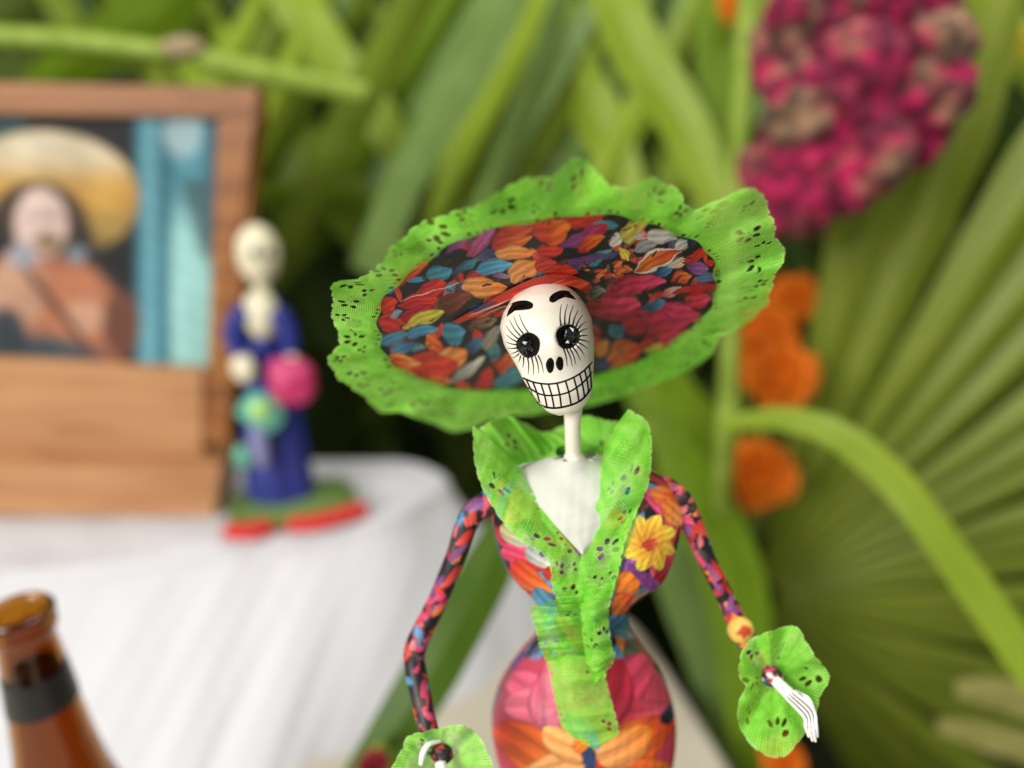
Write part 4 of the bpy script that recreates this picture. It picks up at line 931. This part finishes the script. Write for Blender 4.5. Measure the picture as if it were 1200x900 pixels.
# --- white chest
yv = np.linspace(0, 1, 46); cV = []
for y in yv:
    p_ = 533 + y * 116; l_ = np.interp(y, [0, .12, .3, 1], [655, 600, 606, 681]); r2_ = np.interp(y, [0, .12, .3, 1], [692, 742, 735, 685])
    for x in np.linspace(l_, r2_, 46):
        cV.append(U(x, p_, tdepth(x, p_, 20.2) - .06 - .12 * math.sin(math.pi * (x - l_) / (r2_ - l_)) - .45 * math.exp(-((x - 674) / 20) ** 2 - (y / .16) ** 2) + .025 * wob(np.array(x * .035), np.array(p_ * .05), 2)))
make('chest', np.array(cV), grid_faces(46, 46), M['chest'], doll)

# --- arms
def arm(pts, rad, seed, seq):
    V, F = tube([U(*p) for p in pts], rad, 40, 240)
    n = 240; u = np.repeat(np.linspace(0, 1, n), 40) * 9.5; a = np.tile(np.linspace(0, 2.2, 40, endpoint=False), n)
    uv = np.vstack([np.c_[u, a], [[0, 0], [9.5, 0]]])
    c = filler(uv, (-.5, -.5, 10, 2.7), 330, .55, seed, seq)
    make('sleeve', V, F, M['paper'], doll, attrs={'print': c})
PAL = [PNK, RED, BLU, PUR, ORG, PNK, (.012, .01, .012), (.015, .012, .015), CRM, (.62, .14, .16), RED]
arm([(600,578,20.6),(576,588,20.4),(551,606,20.4),(534,652,20.5),(512,706,20.7),(488,756,20.8),(487,786,20.5),(501,850,20.0),(508,880,19.8)], [.46, .38, .32, .28, .28, .31, .30, .27, .26], 31, PAL)
arm([(770,575,20.6),(792,585,20.4),(808,608,20.4),(828,655,20.5),(850,700,20.6),(868,738,20.6),(888,768,20.2),(906,794,19.8)], [.5, .4, .32, .25, .25, .29, .27, .22], 33, PAL + [ORG, RED])
V, F = blob(U(868, 738, 20.35), (.36, .33, .38), 3, .05, 2, 2); c = np.tile(np.array([.70, .45, .09]), (len(V), 1)); q_ = proj(V)[0]; k_ = np.hypot(q_[:, 0] - 872, q_[:, 1] - 740) < 8; c[k_] = (.45, .05, .02)
make('elbow', V, F, M['print'], doll, attrs={'print': c})

# --- lace collar, jabot and cuffs
def lace_patch(name, rows, parent, seed, n=300, m=48, ruf=.12, lam=1.1, tuck=True):
    """rows along the strip; each row = points (px,py,depth) from the sewn edge to the free edge"""
    rows = np.array(rows, float); k = rows.shape[1]
    t = np.linspace(0, 1, n); A = np.stack([spline(rows[:, j], t) for j in range(k)], 1)   # n,k,3
    B = np.stack([spline(A[i], np.linspace(0, 1, m)) for i in range(n)], 0)
    v = np.linspace(0, 1, m)[None, :]; u = np.linspace(0, 1, n)[:, None] * n * .02
    B[..., 2] += ruf * v * np.sin(2 * np.pi * u / (lam * 1.6) + seed + 1.2 * np.sin(u * .8)) + .22 * ruf * np.sin(2 * np.pi * u / (lam * .7) + v * 5)
    for i in range(n):                                   # lie on the dress, never inside it
        for j in range(0, m):
            B[i, j, 2] = min(B[i, j, 2], tdepth(B[i, j, 0], B[i, j, 1], 99.) - .06 - .16 * j / m - .04 * math.sin(i * .035 + j * .04 + seed))
    G_ = U(B[..., 0], B[..., 1], B[..., 2])
    return lace_obj(name, G_, None, parent, seed)
collar = make('collar_band', *tube([U(600,560,20.0), U(612,545,21.2), U(650,535,22.0), U(700,530,22.0), U(742,545,21.2), U(758,570,20.2)], [.12]*6, 10, 60), M['lace'], doll,
              attrs={'alpha': np.ones(602), 'tone': np.full(602, .4), 'luv': np.random.default_rng(1).uniform(0, 5, (602, 3))})
# back of the collar, standing behind the neck
lace_patch('collar_lace', [[(604,556,20.2),(585,535,20.0),(556,504,19.8)],[(620,548,20.9),(610,525,20.9),(588,487,20.8)],[(640,540,21.5),(635,520,21.6),(615,495,21.6)],[(660,534,21.8),(655,515,22.0),(640,506,22.2)],[(690,532,21.8),(690,515,22.0),(682,487,22.0)],[(715,536,21.4),(716,515,21.4),(712,492,21.4)],[(745,548,20.6),(748,525,20.5),(752,495,20.4)]], collar, 1, 420, 50, .14, 1.0)
# left lapel
lace_patch('lapel_lace', [[(612,548,20.0),(585,525,19.6),(553,497,19.5)],[(616,562,19.6),(590,560,19.2),(556,545,19.1)],[(632,590,19.3),(606,592,19.0),(571,585,18.9)],[(652,618,19.2),(630,624,18.9),(602,628,18.8)],[(672,642,19.3),(656,650,19.0),(640,654,18.9)],[(688,668,19.5),(668,680,19.2),(646,690,19.2)],[(694,690,19.7),(676,702,19.4),(655,708,19.4)]], collar, 2, 360, 64, .07, 1.5)
# right lapel with its raised tip
lace_patch('lapel_lace', [[(704,540,19.9),(716,508,19.5),(737,478,19.4)],[(698,560,19.5),(722,540,19.0),(762,500,19.3)],[(696,585,19.3),(722,575,18.9),(762,560,19.2)],[(694,610,19.2),(718,605,18.9),(747,600,19.1)],[(684,640,19.3),(706,640,18.9),(733,636,19.1)],[(678,670,19.5),(700,672,19.1),(726,668,19.2)],[(678,700,19.7),(698,704,19.4),(716,702,19.5)]], collar, 3, 360, 64, .08, 1.4)
lace_patch('lapel_lace', [[(762,540,19.7),(758,556,19.5),(750,566,19.4)],[(757,570,19.6),(745,582,19.3),(738,590,19.2)],[(747,600,19.5),(735,612,19.2),(726,620,19.1)],[(738,632,19.5),(726,642,19.2),(716,650,19.1)],[(728,662,19.6),(716,670,19.4),(706,676,19.3)],[(720,695,19.9),(710,700,19.6),(702,704,19.5)]], collar, 4, 300, 40, .05, .9)
# knot and hanging jabot
lace_patch('jabot_lace', [[(690,672,19.6),(668,676,19.4),(646,678,19.6)],[(692,696,19.7),(672,700,19.4),(650,702,19.6)],[(690,712,19.8),(660,714,19.4),(621,712,19.3)],[(690,728,19.9),(664,732,19.4),(628,742,19.3)],[(690,748,20.0),(668,754,19.7),(632,760,19.6)],[(688,772,20.1),(668,776,19.8),(640,776,19.8)]], collar, 5, 260, 56, .28, .7)
lace_patch('jabot_lace', [[(676,684,19.5),(696,684,19.3),(722,682,19.6)],[(680,720,19.7),(696,722,19.3),(714,720,19.6)],[(684,755,19.8),(700,760,19.5),(718,758,19.8)],[(688,780,19.9),(702,782,19.6),(722,768,19.8)],[(692,800,19.9),(698,800,19.7),(708,796,19.8)]], collar, 6, 260, 44, .2, .8)
lace_patch('jabot_lace', [[(640,770,20.0),(668,768,19.7),(708,770,20.0)],[(646,800,19.9),(674,800,19.5),(712,800,19.9)],[(652,828,19.8),(682,832,19.5),(720,830,19.8)],[(658,850,19.8),(688,858,19.5),(726,856,19.8)],[(668,862,19.8),(692,872,19.6),(722,864,19.8)],[(690,874,19.8),(698,878,19.7),(708,872,19.8)]], collar, 7, 260, 64, .16, 1.0)

def cuff(name, c, outline, d0, depth_off, seed, parent):
    """ruffled lace disc round a wrist: from the wrist out to the outline"""
    outline = np.array(outline, float); n = 520; t = np.linspace(0, 1, n)
    O = spline(np.vstack([outline, outline[:1]]), t)
    m = 60; v = np.linspace(0, 1, m)
    an = np.arctan2(O[:, 1] - c[1], O[:, 0] - c[0])
    I = np.c_[c[0] + 9 * np.cos(an), c[1] + 9 * np.sin(an)]
    G_ = np.zeros((n, m, 3))
    for j, q in enumerate(v):
        p = I + (O - I) * q
        d = d0 + depth_off * np.sin(q * math.pi * .5) + (.16 * np.sin(an * 6 + seed) + .10 * np.sin(an * 11 + 2 * seed)) * q + .25 * (1 - q) ** 2
        G_[:, j] = U(p[:, 0], p[:, 1], d)
    return lace_obj(name, G_, None, parent, seed)
cuff('cuff_lace', (905, 795), [(928,731),(938,738),(952,762),(973,793),(964,812),(957,835),(945,858),(922,886),(903,888),(882,876),(866,852),(864,826),(872,806),(865,790),(868,765),(880,748),(905,738)], 19.7, -.35, 2, doll)
cuff('cuff_lace', (518, 893), [(470,878),(478,862),(500,856),(520,851),(542,849),(558,858),(570,876),(578,905),(560,935),(520,945),(480,935),(458,905)], 19.6, -.45, 5, doll)

# --- hands
def hand(wrist, knuckle, tip, d, spread, parent):
    w, k, t_ = [np.array(q, float) for q in (wrist, knuckle, tip)]
    ax = (k - w) / np.linalg.norm(k - w); nx = np.array([-ax[1], ax[0]])
    V, F = tube([U(*(w), d[0]), U(*(w * .5 + k * .5), (d[0] + d[1]) / 2), U(*k, d[1])], [.14, .17, .15], 20, 24)
    hnd = make('hand', V, F, M['white'], parent)
    for i, (s, ln) in enumerate(((-1.5, .86), (-.5, 1.0), (.5, .96), (1.5, .8))):
        p0 = w * .55 + k * .45 + nx * s * spread * .8; p1 = k + nx * s * spread; ax2 = (t_ - k) / np.linalg.norm(t_ - k); nx2 = np.array([-ax2[1], ax2[0]])
        p2 = k + (t_ - k) * .55 * ln + nx2 * s * spread * .9; p3 = k + (t_ - k) * ln + nx2 * s * spread * .75
        V, F = tube([U(*p0, d[1] - .12), U(*p1, d[1] - .14), U(*p2, d[2] + .0), U(*p3, d[2] + .12)], [.050, .056, .052, .035], 12, 40)
        make('finger', V, F, M['white'], hnd)
        if i < 3:
            o2 = spread * .5
            V, F = tube([U(*(p0 + nx * o2), d[1] - .175), U(*(p1 + nx * o2), d[1] - .20), U(*(p2 + nx2 * o2 * .9), d[2] - .045)], [.007, .009, .006], 6, 16)
            make('painted_line', V, F, M['black'], hnd)
    V, F = tube([U(*(w * .5 + k * .5 + nx * -spread * 1.6), d[0] - .1), U(*(w * .2 + k * .8 + nx * -spread * 2.6), d[1] - .15), U(*(k + nx * -spread * 2.2 + (t_ - k) * .2), d[1] - .1)], [.06, .06, .04], 12, 24)
    make('thumb', V, F, M['white'], hnd)
hand((908, 797), (947, 835), (954, 869), (19.3, 18.9, 18.7), 4.4, doll)
hand((516, 893), (522, 935), (520, 990), (19.2, 18.9, 18.6), 4.5, doll)
V, F = tube([U(516, 868, 19.35), U(503, 872, 19.15), U(496, 882, 19.05), U(493, 896, 18.95)], [.05, .075, .085, .06], 12, 30); make('thumb', V, F, M['white'], doll)
V, F = blob(U(905, 794, 19.5), (.28, .2, .28), 3, .08, 2, 1); make('wrist', V, F, M['print'], doll, attrs={'print': filler(proj(V)[0], (890, 780, 920, 810), 40, 9, 3, [RED, PNK, NAV, WHT, PUR])})
V, F = blob(U(518, 884, 19.4), (.30, .2, .30), 3, .08, 2, 1); make('wrist', V, F, M['print'], doll, attrs={'print': filler(proj(V)[0], (500, 870, 535, 900), 30, 9, 3, [(.01, .01, .01), RED, (.02, .02, .02), BRN])})
